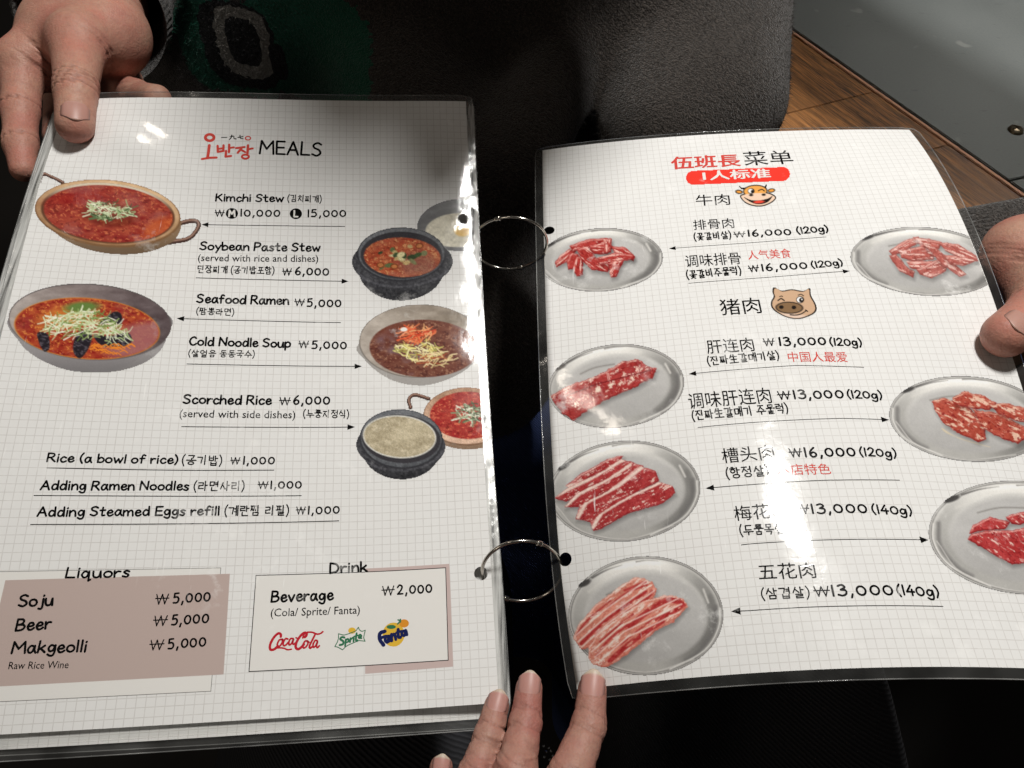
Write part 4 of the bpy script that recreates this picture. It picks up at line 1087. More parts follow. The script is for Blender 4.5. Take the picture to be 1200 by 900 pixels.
# ---- little printed drawings and marks
def cow_face():
    p = Pic('cow', .6); K = (30, 26, 24)
    q = lambda x, y: (780 + x / 7.5, 170 + y / 7.5)
    mz = smooth([q(*a) for a in ((655, 450), (690, 430), (750, 418), (830, 415), (900, 420), (950, 440), (970, 465), (940, 500), (880, 530), (820, 540), (750, 530), (690, 500))], 4, True)
    for k, c in ((5, (234, 232, 228)), (0, K)):
        for e in (((645, 412), 4.4, 2.5, 8), ((930, 400), 4.4, 2.5, -8)): p.put(p.el(*q(*e[0]), e[1] + k * .25, e[2] + k * .25, e[3]), c)
        p.put(p.el(*q(788, 405), 14.3 + k * .25, 7.4 + k * .3, -2), c)
        m = p.poly(mz, .8); p.put(np.clip((p.sd + k * .3 + .3) / .8 + .5, 0, 1), c)
    p.put(p.el(*q(645, 412), 3.2, 1.4, 8), (222, 150, 66)); p.put(p.el(*q(930, 400), 3.4, 1.5, -8), (222, 150, 66))
    p.put(p.line(smooth([q(652, 365), q(668, 380), q(700, 382)]), 2.4), K); p.put(p.line(smooth([q(884, 352), q(876, 372), q(846, 372)]), 2.4), K)
    p.put(p.el(*q(788, 406), 13.2, 6.4, -2), (226, 160, 80))
    p.poly(mz, .8); p.put(np.clip((p.sd - 1.0) / .8 + .5, 0, 1), (226, 196, 172))
    p.put(p.el(*q(752, 405), 4.0, 3.2), K); p.put(p.el(*q(748, 404), 3.1, 2.5), (240, 238, 234)); p.put(p.el(*q(762, 408), 1.7, 1.8), K)
    p.put(p.line(smooth([q(815, 402), q(845, 390), q(868, 404)]), 1.1), K)
    p.put(p.el(*q(752, 440), 2.3, 1.3), K); p.put(p.el(*q(862, 437), 2.3, 1.3), K)
    p.put(p.poly(smooth([q(*a) for a in ((688, 458), (750, 484), (830, 486), (900, 470), (940, 448), (905, 496), (850, 518), (790, 518), (730, 492))], 4, True), .7), K)
    p.put(p.el(*q(820, 500), 6.6, 1.7, -4), (216, 70, 54))
    return p
def pig_face():
    p = Pic('pig', .6); K = (32, 27, 25)
    q = lambda x, y: (890 + x / 15, 325 + y / 15)
    ol = [q(*a) for a in ((245, 190), (300, 190), (395, 240), (570, 215), (765, 245), (880, 195), (900, 320), (985, 480), (990, 590), (900, 665), (690, 730), (480, 700), (300, 610), (215, 520), (210, 430), (255, 340), (235, 260))]
    big = smooth(ol, 4, True); C = (930, 355.5)
    sc = lambda k: [(C[0] + (x - C[0]) * k, C[1] + (y - C[1]) * k) for x, y in big]
    p.put(p.poly(sc(1.09), 1), (234, 232, 228)); p.put(p.poly(sc(1.02), .8), K); p.put(p.poly(sc(.95), .8), (196, 162, 132))
    p.put(p.poly(sc(.95), .8) * p.el(*q(560, 690), 22, 3.4, 4, 2), (216, 190, 172))
    p.put(p.el(*q(525, 535), 16.2, 7.0, 2), K); p.put(p.el(*q(525, 535), 15, 6, 2), (128, 100, 72))
    for e in ((385, 525), (605, 530)): p.put(p.el(*q(*e), 2.6, 2.1), K)
    p.put(p.line(smooth([q(325, 410), q(380, 375), q(435, 410)]), 1.3), K); p.put(p.line(smooth([q(355, 340), q(385, 330), q(405, 340)]), .9), K); p.put(p.line(smooth([q(680, 315), q(730, 300), q(775, 325)]), .9), K)
    p.put(p.el(*q(715, 395), 4.6, 4.0), K); p.put(p.el(*q(712, 395), 3.8, 3.3), (238, 236, 232)); p.put(p.el(*q(735, 400), 2.7, 2.6), K); p.put(p.el(*q(745, 390), .9, .9), (240, 238, 234))
    p.put(p.line(smooth([q(540, 660), q(640, 665), q(740, 640), q(825, 585)]), 1.2), K); p.put(p.line([q(810, 575), q(845, 600)], 1.1), K)
    return p
def pill():
    p = Pic('pill', .8); R = (226, 58, 46)
    p.put(p.line([(812, 208.4), (917.5, 203.9)], 17.2, .9), R); return p

def ink_lines(sheet, root, frame, strokes, r, mat, name, lift=.00007, **kw):
    """pen strokes drawn in the picture's own units"""
    fr = FRAMES[frame][2]
    def mmf(q):
        q = np.asarray(q, float); B = np.stack([np.ones(len(q)), q[:, 0], q[:, 1], q[:, 0] * q[:, 1], q[:, 0] ** 2, q[:, 1] ** 2], -1)
        return np.stack([B @ np.array(fr[0]), B @ np.array(fr[1])], -1)
    V, F = [], []
    for i, st in enumerate(strokes):
        rr = r
        if isinstance(st, tuple): rr, st = st
        ribbon(V, F, [tuple(a) for a in mmf(st)], rr, (i % 9) * 3)
    return add_print(sheet, root, name, V, flip_up(V, F), mat, lift)

def marks_left(sheet, root):
    q = lambda x, y: (230 + x / 7.5, 145 + y / 7.5)
    O = lambda cx, cy, rx, ry: [q(cx + rx * math.cos(a), cy + ry * math.sin(a)) for a in np.linspace(0, 2 * math.pi, 17)]
    red = [(.75, O(118, 122, 38, 28)), (.72, [q(115, 190), q(108, 250), q(100, 300)]), (.62, [q(52, 312), q(120, 300), q(178, 298)]), (.3, O(455, 128, 23, 16)),
           (.6, [q(188, 195), q(190, 246)]), (.6, [q(240, 190), q(238, 240)]), (.55, [q(190, 222), q(238, 216)]), (.6, [q(190, 248), q(240, 240)]), (.62, [q(290, 185), q(288, 250)]), (.55, [q(290, 214), q(330, 208)]), (.62, [q(262, 240), q(258, 290), q(305, 284)]),
           (.55, [q(350, 215), q(425, 205)]), (.6, [q(405, 208), q(365, 256)]), (.55, [q(392, 228), q(430, 250)]), (.62, [q(455, 190), q(450, 262)]), (.55, [q(455, 224), q(496, 218)]), (.55, O(432, 290, 30, 18))]
    ink_lines(sheet, root, 'logo', red, .6, INK['red'], 'logo')
    k = [[q(222, 122), q(270, 120)], smooth([q(312, 100), q(308, 122), q(292, 138)]), smooth([q(296, 116), q(330, 110), q(332, 130), q(352, 134)]), [q(366, 122), q(412, 112)], smooth([q(385, 102), q(388, 126), q(412, 132)])]
    ink_lines(sheet, root, 'logo', k, .24, INK['k'], 'logo')
    for cx, cy, ch in ((271.8, 250.2, 'M'), (346.8, 250.6, 'L')):
        fr = FRAMES['badges'][2]
        pts = [(cx, cy)] + [(cx + 7.2 * math.cos(a), cy + 6.3 * math.sin(a)) for a in np.linspace(0, 2 * math.pi, 25)[:-1]]
        B = np.array([[1, x, y, x * y, x * x, y * y] for x, y in pts]); V = np.column_stack([B @ np.array(fr[0]), B @ np.array(fr[1]), np.zeros(len(pts))])
        F = [(0, i, i % 24 + 1) for i in range(1, 25)]
        b = add_print(sheet, root, 'size_badge', V, flip_up(V, F), INK['k'], .00006)
        w, st = GLYPH[ch][0], parse(GLYPH[ch][1])
        ink_lines(sheet, root, 'badges', [[(cx + (x - w / 2) * 7.2, cy - (y - .5) * 7.2) for x, y in s] for s in st], .42, INK['white'], 'lettering', .00009)
    # soft drink marks
    q = lambda x, y: (310 + x / 6.667, 730 + y / 6.667)
    S = lambda *a: smooth([q(*b) for b in a], 5)
    R_ = .36
    coke = [(.5, S((128, 108), (126, 88), (104, 84), (70, 118), (44, 170), (46, 208), (76, 206), (104, 182))), (.3, S((60, 214), (100, 196), (150, 198), (180, 210), (210, 206))),
            (R_, S((138, 128), (116, 134), (100, 166), (106, 184), (124, 176), (140, 148), (138, 128), (150, 140))), (R_, S((182, 126), (164, 124), (146, 156), (150, 178), (168, 172), (186, 152))),
            (R_, S((224, 124), (204, 124), (190, 152), (194, 172), (212, 160), (226, 128), (220, 156), (228, 168), (240, 158))), (.3, S((246, 116), (252, 118))),
            (.5, S((316, 112), (330, 92), (318, 76), (286, 96), (252, 148), (244, 190), (262, 206), (288, 190), (308, 168))), (.34, S((300, 118), (306, 96), (330, 76), (372, 74), (410, 88), (436, 84), (456, 70))),
            (R_, S((334, 142), (316, 144), (300, 176), (306, 196), (324, 188), (340, 160), (334, 142), (348, 152))), (.4, S((398, 86), (376, 130), (352, 180), (356, 198), (372, 188))), (R_, S((412, 140), (396, 138), (380, 168), (382, 190), (398, 182), (414, 148), (406, 180), (414, 194), (428, 180)))]
    ink_lines(sheet, root, 'colalogos', coke, .36, mat_print('cola_red_ink', (.50, .02, .035)), 'logo')
    g = mat_print('soda_green_ink', (.035, .17, .085)); y = mat_print('soda_yellow_ink', (.72, .45, .05)); n = mat_print('soda_navy_ink', (.012, .018, .09))
    fr_ = S((578, 86), (620, 96), (660, 86)) + S((716, 64), (728, 44), (734, 36)) + S((740, 54), (760, 68), (788, 60)) + S((780, 90), (776, 120), (786, 146)) + S((740, 140), (680, 164), (640, 184), (610, 212)) + S((590, 200), (570, 190), (550, 186)) + S((570, 150), (578, 120), (578, 86))
    ink_lines(sheet, root, 'colalogos', [fr_], .17, g, 'logo')
    spr = [(.42, S((624, 116), (606, 112), (592, 128), (616, 146), (612, 168), (588, 174))), (.36, S((636, 130), (630, 182))), (.36, S((634, 140), (652, 126), (656, 146), (636, 156))), (.36, S((672, 122), (668, 152))), (.34, S((672, 134), (688, 118))), (.36, S((698, 112), (696, 146))), (.4, S((720, 84), (714, 136), (726, 138))), (.3, S((706, 106), (732, 100))), (.34, S((736, 118), (758, 106), (746, 94), (736, 118), (758, 122)))]
    ink_lines(sheet, root, 'colalogos', spr, .36, g, 'logo')
    def disc(cx, cy, rx, ry, mat, lift):
        pts = [q(cx, cy)] + [q(cx + rx * math.cos(a), cy + ry * math.sin(a)) for a in np.linspace(0, 2 * math.pi, 25)[:-1]]
        fr = FRAMES['colalogos'][2]; B = np.array([[1, a, b, a * b, a * a, b * b] for a, b in pts])
        V = np.column_stack([B @ np.array(fr[0]), B @ np.array(fr[1]), np.zeros(len(pts))]); add_print(sheet, root, 'logo', V, flip_up(V, [(0, i, i % 24 + 1) for i in range(1, 25)]), mat, lift)
    disc(684, 62, 30, 24, y, .00006)
    disc(1008, 96, 86, 94, y, .00004); o = mat_print('soda_orange_ink', (.68, .27, .03)); disc(1090, 10, 38, 32, o, .00005); disc(990, 36, 36, 16, g, .00006)
    ink_lines(sheet, root, 'colalogos', [(.3, S((1040, 14), (1060, -10), (1044, -18))), (.3, S((1062, 0), (1062, -22)))], .3, g, 'logo')
    fan = [(.75, S((940, 70), (904, 84), (900, 130), (930, 176))), (.6, S((908, 122), (944, 108))), (.62, S((968, 108), (948, 112), (944, 142), (964, 154), (972, 108), (976, 146))), (.62, S((992, 94), (994, 144))), (.6, S((994, 108), (1014, 92), (1026, 134))), (.65, S((1044, 56), (1046, 112), (1062, 118))), (.5, S((1030, 82), (1070, 70))), (.6, S((1098, 68), (1076, 74), (1074, 98), (1096, 102), (1102, 64), (1112, 98)))]
    ink_lines(sheet, root, 'colalogos', fan, .6, n, 'logo', .0001)
# ------------------------------------------------------------------ bodies grown from a blended distance field
import openvdb
class Field:
    def __init__(s, lo, hi, h):
        s.h = h; s.lo = np.array(lo, float)
        s.n = np.maximum(((np.array(hi, float) - s.lo) / h).astype(int), 4)
        s.D = np.full(s.n, 1.0, np.float32)
    def sub(s, lo, hi):
        a = np.clip(((np.array(lo) - s.lo) / s.h).astype(int), 0, s.n - 1); b = np.clip(((np.array(hi) - s.lo) / s.h).astype(int) + 2, 1, s.n)
        sl = tuple(slice(i, j) for i, j in zip(a, b))
        g = np.meshgrid(*[s.lo[k] + s.h * np.arange(a[k], b[k], dtype=np.float32) for k in range(3)], indexing='ij')
        return sl, g
    def smin(s, sl, d, k):
        o = s.D[sl]
        if k <= 0: s.D[sl] = np.minimum(o, d); return
        hh = np.clip(.5 + .5 * (o - d) / k, 0, 1)
        s.D[sl] = o * (1 - hh) + d * hh - k * hh * (1 - hh)
    def cap(s, a, b, ra, rb, k=.005, flat=None):
        """tapered capsule; flat = (axis vector, factor) squashes it across that axis"""
        a, b = np.array(a, float), np.array(b, float)
        m = max(ra, rb) * 1.25 + k * 2 + s.h * 4
        sl, (X, Y, Z) = s.sub(np.minimum(a, b) - m, np.maximum(a, b) + m)
        ab = b - a; L = max(ab @ ab, 1e-12)
        t = np.clip(((X - a[0]) * ab[0] + (Y - a[1]) * ab[1] + (Z - a[2]) * ab[2]) / L, 0, 1)
        dx, dy, dz = X - a[0] - t * ab[0], Y - a[1] - t * ab[1], Z - a[2] - t * ab[2]
        if flat is not None:
            f = np.array(flat[0], float); f /= np.linalg.norm(f); q = (dx * f[0] + dy * f[1] + dz * f[2]) * (1 / flat[1] - 1)
            dx, dy, dz = dx + q * f[0], dy + q * f[1], dz + q * f[2]
        s.smin(sl, np.sqrt(dx * dx + dy * dy + dz * dz) - (ra + (rb - ra) * t), k)
    def chain(s, pts, k=.004, kk=None):
        for p, q in zip(pts[:-1], pts[1:]): s.cap(p[0], q[0], p[1], q[1], k)
    def ell(s, c, r, k=.01, rot=None):
        c, r = np.array(c, float), np.array(r, float); m = r.max() * 1.1 + 2 * k + 3 * s.h
        sl, (X, Y, Z) = s.sub(c - m, c + m)
        P = np.stack([X - c[0], Y - c[1], Z - c[2]], -1)
        if rot is not None: P = P @ np.array(rot.to_matrix() if hasattr(rot, 'to_matrix') else rot)
        q = np.linalg.norm(P / r, axis=-1)
        s.smin(sl, (q - 1) * r.min(), k)
    def groove(s, c, ax, depth, width, rad):
        """a skin crease: a shallow ring cut round a joint"""
        c, ax = np.array(c, float), np.array(ax, float); ax /= np.linalg.norm(ax)
        sl, (X, Y, Z) = s.sub(c - rad, c + rad)
        t = (X - c[0]) * ax[0] + (Y - c[1]) * ax[1] + (Z - c[2]) * ax[2]
        r2 = (X - c[0]) ** 2 + (Y - c[1]) ** 2 + (Z - c[2]) ** 2
        t = t + .0007 * np.sin((X + Y * 1.7 + Z) * 900)
        s.D[sl] += (depth * np.exp(-(t / width) ** 2) * np.exp(-r2 / (rad * .75) ** 2)).astype(np.float32)
    def mesh(s):
        g = openvdb.FloatGrid(1.0)
        g.copyFromArray(np.clip(s.D, -4 * s.h, 4 * s.h))
        p, q = g.convertToQuads(isovalue=0)
        return s.lo + np.asarray(p, float) * s.h, np.asarray(q)
def orient(v, q):
    vol = 0
    a, b, c = v[q[:, 0]], v[q[:, 1]], v[q[:, 2]]; vol += np.sum(np.einsum('ij,ij->i', a, np.cross(b, c)))
    c, d = v[q[:, 2]], v[q[:, 3]]; vol += np.sum(np.einsum('ij,ij->i', a, np.cross(c, d)))
    return q if vol > 0 else q[:, ::-1]
def relax(v, q, it=2, lam=.5):
    for _ in range(it):
        s = np.zeros_like(v); n = np.zeros(len(v))
        for i in range(4):
            for j in ((i + 1) % 4, (i - 1) % 4):
                np.add.at(s, q[:, i], v[q[:, j]]); np.add.at(n, q[:, i], 1)
        v = v * (1 - lam) + lam * s / np.maximum(n, 1)[:, None]
    return v

def hand(parts, lo_hi_pad, h=.00062, grooves=()):
    pts = np.array([p for ch in parts for p, r in ch[0]])
    f = Field(pts.min(0) - lo_hi_pad, pts.max(0) + lo_hi_pad, h)
    for ch, k in parts: f.chain(ch, k)
    for g in grooves: f.groove(*g)
    v, q = f.mesh(); v = relax(v, q, 1, .4)
    fold = np.zeros(len(v))
    for c, ax, dp, wd, rad in grooves:
        ax = np.array(ax) / np.linalg.norm(ax); d = v - np.array(c); t = d @ ax + .0007 * np.sin((v[:, 0] + v[:, 1] * 1.7 + v[:, 2]) * 900)
        fold = np.maximum(fold, np.exp(-(t / (wd * .9)) ** 2) * np.exp(-(d ** 2).sum(1) / (rad * .75) ** 2) * min(1, dp / .001))
    return v, orient(v, q), np.clip(fold, 0, 1)

M_SKIN_A = mat_skin('warm_skin', (.445, .25, .18), (.42, .175, .132))
M_SKIN_C = mat_skin('rosy_skin', (.41, .225, .17), (.38, .15, .12))

def mat_nail():
    t = NT('nail')
    c = t.new('ShaderNodeVertexColor', layer_name='ink').outputs[0]
    t.link(c, t.bsdf.inputs['Base Color'])
    t.bsdf.inputs['Roughness'].default_value = .42
    t.bsdf.inputs['Specular IOR Level'].default_value = .35
    t.bsdf.inputs['Subsurface Weight'].default_value = .15
    t.bsdf.inputs['Subsurface Radius'].default_value = (.004, .002, .001)
    return t.m
M_NAIL = mat_nail()
def nail(parent, c, fwd, nrm, w, L, r, tip=.16, col=(.50, .25, .20), free=(.66, .56, .46)):
    """a curved nail plate lying on the finger: fwd to the tip, nrm off the finger"""
    fwd = np.array(fwd, float); fwd /= np.linalg.norm(fwd)
    nrm = np.array(nrm, float); nrm -= fwd * (nrm @ fwd); nrm /= np.linalg.norm(nrm)
    side = np.cross(fwd, nrm); c = np.array(c, float)
    nu, nv = 17, 17; V, Cc = [], []
    for j in range(nv):
        t = j / (nv - 1)
        ww = w * (1 - .35 * max(0, .22 - t) / .22) * (1 - .42 * max(0, (t - .80) / .2) ** 2)
        for i in range(nu):
            s_ = (i / (nu - 1) * 2 - 1)
            x = s_ * ww / 2
            y = (t - .5) * L - (s_ * s_) * L * .16 * ((t - .5) * 1.6)
            z = math.sqrt(max(r * r - x * x, 0)) - r - (t - .45) ** 2 * L * .16 + (.00018 if .05 < t else -.0002) - (abs(s_) > .93) * .0003
            V.append(c + side * x + fwd * y + nrm * z)
            k = np.clip((t - (1 - tip) - .05 * s_ * s_) / .05, 0, 1); lun = np.clip(1 - np.hypot(s_ * .9, t / .22), 0, 1)
            cc = (np.array(col) * (1 - k) + np.array(free) * k) * (1 - .45 * sstep(.80, .98, abs(s_))) * (1 - .4 * (1 - sstep(.02, .10, t))); Cc.append(cc * (1 - lun) + np.array((.58, .38, .32)) * lun)
    n = len(V)
    F = [(j * nu + i, j * nu + i + 1, (j + 1) * nu + i + 1, (j + 1) * nu + i) for j in range(nv - 1) for i in range(nu - 1)]
    V2 = V + [v - nrm * .0005 for v in V]
    F += [tuple(n + k for k in f[::-1]) for f in F]
    ring = [i for i in range(nu)] + [j * nu + nu - 1 for j in range(1, nv)] + [(nv - 1) * nu + i for i in range(nu - 2, -1, -1)] + [j * nu for j in range(nv - 2, 0, -1)]
    F += [(a, n + a, n + b, b) for a, b in zip(ring, ring[1:] + ring[:1])]
    V2 = np.array(V2)
    f0 = np.cross(V2[1] - V2[0], V2[nu] - V2[0])
    if f0 @ nrm < 0: F = [f[::-1] for f in F]
    o = mesh_obj('fingernail', V2, F, M_NAIL, parent, colors=np.array(Cc + Cc))
    return o
TOCAM = lambda p: (CAM_POS - np.array(p)) / np.linalg.norm(CAM_POS - np.array(p))

# ---- hand of the sitter at the top left of the left page
def hand_A():
    a = lambda x, y, d, r: (at(x, y, d), r)
    wrist = a(112, 2, .485, .026)
    cmc, mcp, ip, tip = a(126, 42, .448, .021), a(92, 50, .423, .0138), a(89, 104, .4005, .0100), a(88, 146, .3930, .0090)
    im, ip1, id1, it = a(27, 72, .430, .0118), a(24, 128, .420, .0088), a(24, 168, .412, .0079), a(27, 198, .406, .0064)
    pc = a(75, 38, .452, .020)
    parts = [([wrist, cmc], .012), ([wrist, pc], .014), ([cmc, mcp], .010), ([mcp, ip, tip], .004), ([pc, im], .012), ([a(60, 50, .435, .012), im], .008),
             ([im, ip1, id1, it], .004), ([a(62, 88, .438, .009), a(48, 66, .435, .010)], .008), ([pc, mcp], .008),
             ([a(74, 50, .470, .014), a(70, 115, .474, .0085), a(66, 160, .436, .0070)], .003),
             ([a(90, 40, .48, .014), a(120, 100, .482, .009), a(160, 112, .45, .0078), a(184, 116, .424, .0075)], .006),
             ([a(110, 40, .50, .014), a(148, 95, .495, .0085), a(172, 130, .455, .007)], .006)]
    ax = ip[0] - tip[0]
    g = [(ip[0] + ax * k, ax, .0010, .0007, .022) for k in (-.16, -.03, .10, .26)] + [(id1[0], it[0] - id1[0], .0009, .0007, .020), (ip1[0], id1[0] - ip1[0], .0009, .0007, .022), (at(112, 66, .425), at(140, 30, .44) - at(112, 66, .425), .0009, .0010, .022), (at(118, 62, .43), at(146, 36, .44) - at(118, 62, .43), .0008, .0010, .022), (at(56, 72, .428), at(74, 60, .43) - at(56, 72, .428), .0009, .0010, .020), (at(48, 84, .428), at(60, 70, .43) - at(48, 84, .428), .0008, .0010, .020)]
    v, q, k = hand(parts, .030, .00062, g)
    return v, q, (tip, ip), k
def hand_B():
    a = lambda x, y, d, r: (at(x, y, d), r)
    wrist, cmc = a(1240, 300, .436, .024), a(1204, 308, .405, .0205)
    mcp, ip, tip = a(1250, 334, .380, .0135), a(1216, 364, .361, .0112), a(1179, 392, .3520, .0102)
    pc = a(1255, 320, .43, .021)
    parts = [([wrist, cmc], .012), ([wrist, pc], .014), ([cmc, mcp], .01), ([mcp, ip, tip], .005), ([pc, mcp], .010), ([cmc, a(1224, 350, .388, .0165)], .012), ([a(1224, 350, .388, .0165), a(1212, 366, .372, .0120)], .008),
             ([a(1285, 345, .42, .013), a(1255, 420, .415, .0095), a(1205, 448, .385, .0082)], .006),
             ([a(1275, 330, .44, .013), a(1240, 385, .445, .0095), a(1185, 395, .41, .008)], .006),
             ([a(1270, 310, .455, .013), a(1225, 350, .455, .009), a(1175, 372, .42, .0078)], .006)]
    ax = ip[0] - tip[0]
    g = [(ip[0] + ax * k, ax, .0009, .0008, .024) for k in (-.1, .1)] + [(at(1196, 322, .39), at(1240, 300, .40) - at(1196, 322, .39), .0010, .0009, .026), (at(1206, 330, .385), at(1246, 310, .39) - at(1206, 330, .385), .0009, .0009, .026)]
    v, q, k = hand(parts, .030, .00062, g)
    return v, q, (tip, ip), k
def hand_C():
    a = lambda x, y, d, r: (at(x, y, d), r)
    F = {'index': [a(694, 808, .3075, .0056), a(690, 850, .300, .0064), a(667, 912, .286, .0082), a(640, 1040, .285, .0105)],
         'middle': [a(620, 806, .309, .0052), a(616, 846, .302, .0060), a(604, 905, .288, .0080), a(580, 1040, .285, .011)],
         'ring': [a(582, 827, .309, .0049), a(573, 862, .302, .0056), a(557, 912, .291, .0072), a(536, 1040, .290, .0105)],
         'pinky': [a(517, 899, .300, .0044), a(512, 935, .295, .005), a(500, 985, .29, .006), a(490, 1060, .293, .009)]}
    parts = [(f, .0022) for f in F.values()]
    pc = a(560, 1170, .30, .02)
    parts += [([f[-1], pc], .010) for f in F.values()] + [([pc, a(570, 1330, .305, .023)], .015), ([a(600, 1330, .30, .017), a(690, 1200, .28, .012), a(725, 1120, .272, .009)], .008)]
    g = []
    for f in F.values():
        for jn, ks in ((1, (-.10, .06)), (2, (-.14, -.05, .05, .14))):
            ax = f[jn][0] - f[jn + 1][0] if jn + 1 < 4 else f[jn - 1][0] - f[jn][0]
            L = np.linalg.norm(ax); ax = ax / L
            g += [(f[jn][0] + ax * .02 * k * 2, ax, .0006, .0006, f[jn][1] * 2.6) for k in ks]
    v, q, k = hand(parts, .026, .00062, g)
    return v, q, F, k

# ---- knitted wool and trousers
def mat_knit(name, col, patch=False, scale=1.0):
    t = NT(name); p = t.pos()
    a = t.noise(p, 9, 3); f = t.noise(p, 900 * scale, 2, .7)
    base = t.mix(a, tuple(c * .8 for c in col), tuple(c * 1.25 for c in col))
    w = t.new('ShaderNodeTexWave', wave_type='BANDS', bands_direction='DIAGONAL', i_Scale=120 * scale, i_Distortion=9.0, i_Detail=2.0); w.inputs['Detail Scale'].default_value = 4.0; t.link(p, w.inputs['Vector'])
    n2 = t.noise(p, 520 * scale, 3, .65)
    h = t.math('ADD', t.math('MULTIPLY', w.outputs[1], .35), t.math('ADD', t.math('MULTIPLY', n2, 1.1), t.math('MULTIPLY', f, .5)))
    base = t.mix(t.ramp(t.math('MULTIPLY_ADD', w.outputs[1], .25, n2), .50, .80), tuple(c * .45 for c in col), base)
    base = t.mix(t.math('MULTIPLY', t.ramp(f, .56, .72), .55), base, tuple(min(1, c * 3.4 + .004) for c in col))
    if patch:
        def m_poly(cx, cz, rx, rz, soft=.08):
            s = t.new('ShaderNodeSeparateXYZ'); t.link(p, s.inputs[0])
            jit = t.math('MULTIPLY', t.math('SUBTRACT', t.noise(p, 200, 1), .5), .22)
            dx = t.math('DIVIDE', t.math('SUBTRACT', s.outputs[0], cx), rx); dz = t.math('DIVIDE', t.math('SUBTRACT', s.outputs[2], cz), rz)
            d = t.math('ADD', t.math('POWER', t.math('ADD', t.math('POWER', t.math('ABSOLUTE', dx), 3.2), t.math('POWER', t.math('ABSOLUTE', dz), 3.2)), 1 / 3.2), jit)
            return t.math('LESS_THAN', d, 1.0)
        for cx, cz, rx, rz, c2 in patch:
            base = t.mix(m_poly(cx, cz, rx, rz), base, c2)
    t.link(base, t.bsdf.inputs['Base Color'])
    t.bsdf.inputs['Roughness'].default_value = .95; t.bsdf.inputs['Specular IOR Level'].default_value = .1
    t.bsdf.inputs['Sheen Weight'].default_value = .25; t.bsdf.inputs['Sheen Roughness'].default_value = .5
    t.link(t.bump(h, .8, .0022), t.bsdf.inputs['Normal'])
    return t.m
def mat_cloth(name, col, rib=0):
    t = NT(name); p = t.pos()
    c = t.mix(t.noise(p, 18, 4), tuple(x * .7 for x in col), tuple(x * 1.3 for x in col))
    w = t.new('ShaderNodeTexWave', wave_type='BANDS', bands_direction='DIAGONAL', i_Scale=rib or 300, i_Distortion=1.2); t.link(p, w.inputs['Vector'])
    c = t.mix(t.math('MULTIPLY', w.outputs[1], .5), c, tuple(x * 2.2 for x in col))
    t.link(c, t.bsdf.inputs['Base Color']); t.bsdf.inputs['Roughness'].default_value = .85; t.bsdf.inputs['Specular IOR Level'].default_value = .2
    h = t.math('ADD', t.math('MULTIPLY', w.outputs[1], .4), t.noise(p, 30, 4)); t.link(t.bump(h, .6, .003), t.bsdf.inputs['Normal'])
    return t.m

def nail_on(parent, base, tip, r, t, roll, w, L, free, col, fcol, k=1.0):
    """a nail on the side of the finger that faces the light, t of the way from joint to tip"""
    base, tip = np.array(base), np.array(tip); ax = tip - base; ax /= np.linalg.norm(ax)
    c = base + (tip - base) * t; n = TOCAM(c); n = n - ax * (n @ ax); n /= np.linalg.norm(n)
    n = np.array(Matrix.Rotation(roll, 3, Vector(ax)) @ Vector(n))
    return nail(parent, c + n * r * k, ax, n, w, L, r * 1.05, free, col, fcol)

def tube(pts, radii, nseg=24, ribs=0, rib_amp=0.0, name='tube', close=False):
    """a lofted tube; ribs run along it"""
    P = [np.array(p, float) for p in pts]; V, F = [], []
    up = np.array([0.13, .21, .97])
    for i, p in enumerate(P):
        t = P[min(i + 1, len(P) - 1)] - P[max(i - 1, 0)]; t /= np.linalg.norm(t)
        a = np.cross(t, up); a /= np.linalg.norm(a); b = np.cross(t, a)
        for k in range(nseg):
            th = 2 * math.pi * k / nseg; r = radii[i] + (rib_amp * math.cos(th * ribs) * min(1, i * .7) if ribs else 0)
            V.append(p + (a * math.cos(th) + b * math.sin(th)) * r)
    for i in range(len(P) - 1):
        for k in range(nseg):
            k2 = (k + 1) % nseg; F.append((i * nseg + k, i * nseg + k2, (i + 1) * nseg + k2, (i + 1) * nseg + k))
    if close:
        F.append(tuple(range(nseg))[::-1]); F.append(tuple((len(P) - 1) * nseg + k for k in range(nseg)))
    return V, F
# ------------------------------------------------------------------ floor and table
M_FLOOR = mat_plain('dark_floor', (.012, .009, .007), .7)
o = mesh_obj('floor', [(-3, -3, 0), (3, -3, 0), (3, 3, 0), (-3, 3, 0)], [(0, 1, 2, 3)], M_FLOOR, smooth=False)
tag(o, kind='structure')

def mat_wood():
    t = NT('oiled_wood')
    uv = t.new('ShaderNodeUVMap', uv_map='mm').outputs[0]
    info = t.new('ShaderNodeObjectInfo').outputs['Random']
    ofs = t.new('ShaderNodeVectorMath', operation='ADD'); t.link(uv, ofs.inputs[0]); cmb = t.new('ShaderNodeCombineXYZ'); t.link(t.math('MULTIPLY', info, 40.0), cmb.inputs[0]); t.link(t.math('MULTIPLY', info, 17.0), cmb.inputs[1]); t.link(cmb.outputs[0], ofs.inputs[1])
    m = t.mapping(ofs.outputs[0], (.8, 11, 1), (0, 0, .12))
    g = t.noise(m, 22, 6, .62); g2 = t.noise(t.mapping(ofs.outputs[0], (1, 24, 1), (0, 0, .12)), 38, 3, .6)
    big = t.noise(ofs.outputs[0], 9, 3)
    c = t.mix(t.ramp(g, .38, .66), (.095, .038, .010), (.43, .185, .055))
    c = t.mix(t.math('MULTIPLY', t.ramp(g2, .50, .60), .9), c, (.022, .010, .005))
    c = t.mix(t.ramp(big, .45, .75), c, (.29, .125, .038))
    t.link(c, t.bsdf.inputs['Base Color']); t.bsdf.inputs['Roughness'].default_value = .42
    t.link(t.bump(t.math('SUBTRACT', g, t.math('MULTIPLY', g2, .8)), .5, .0012), t.bsdf.inputs['Normal'])
    return t.m
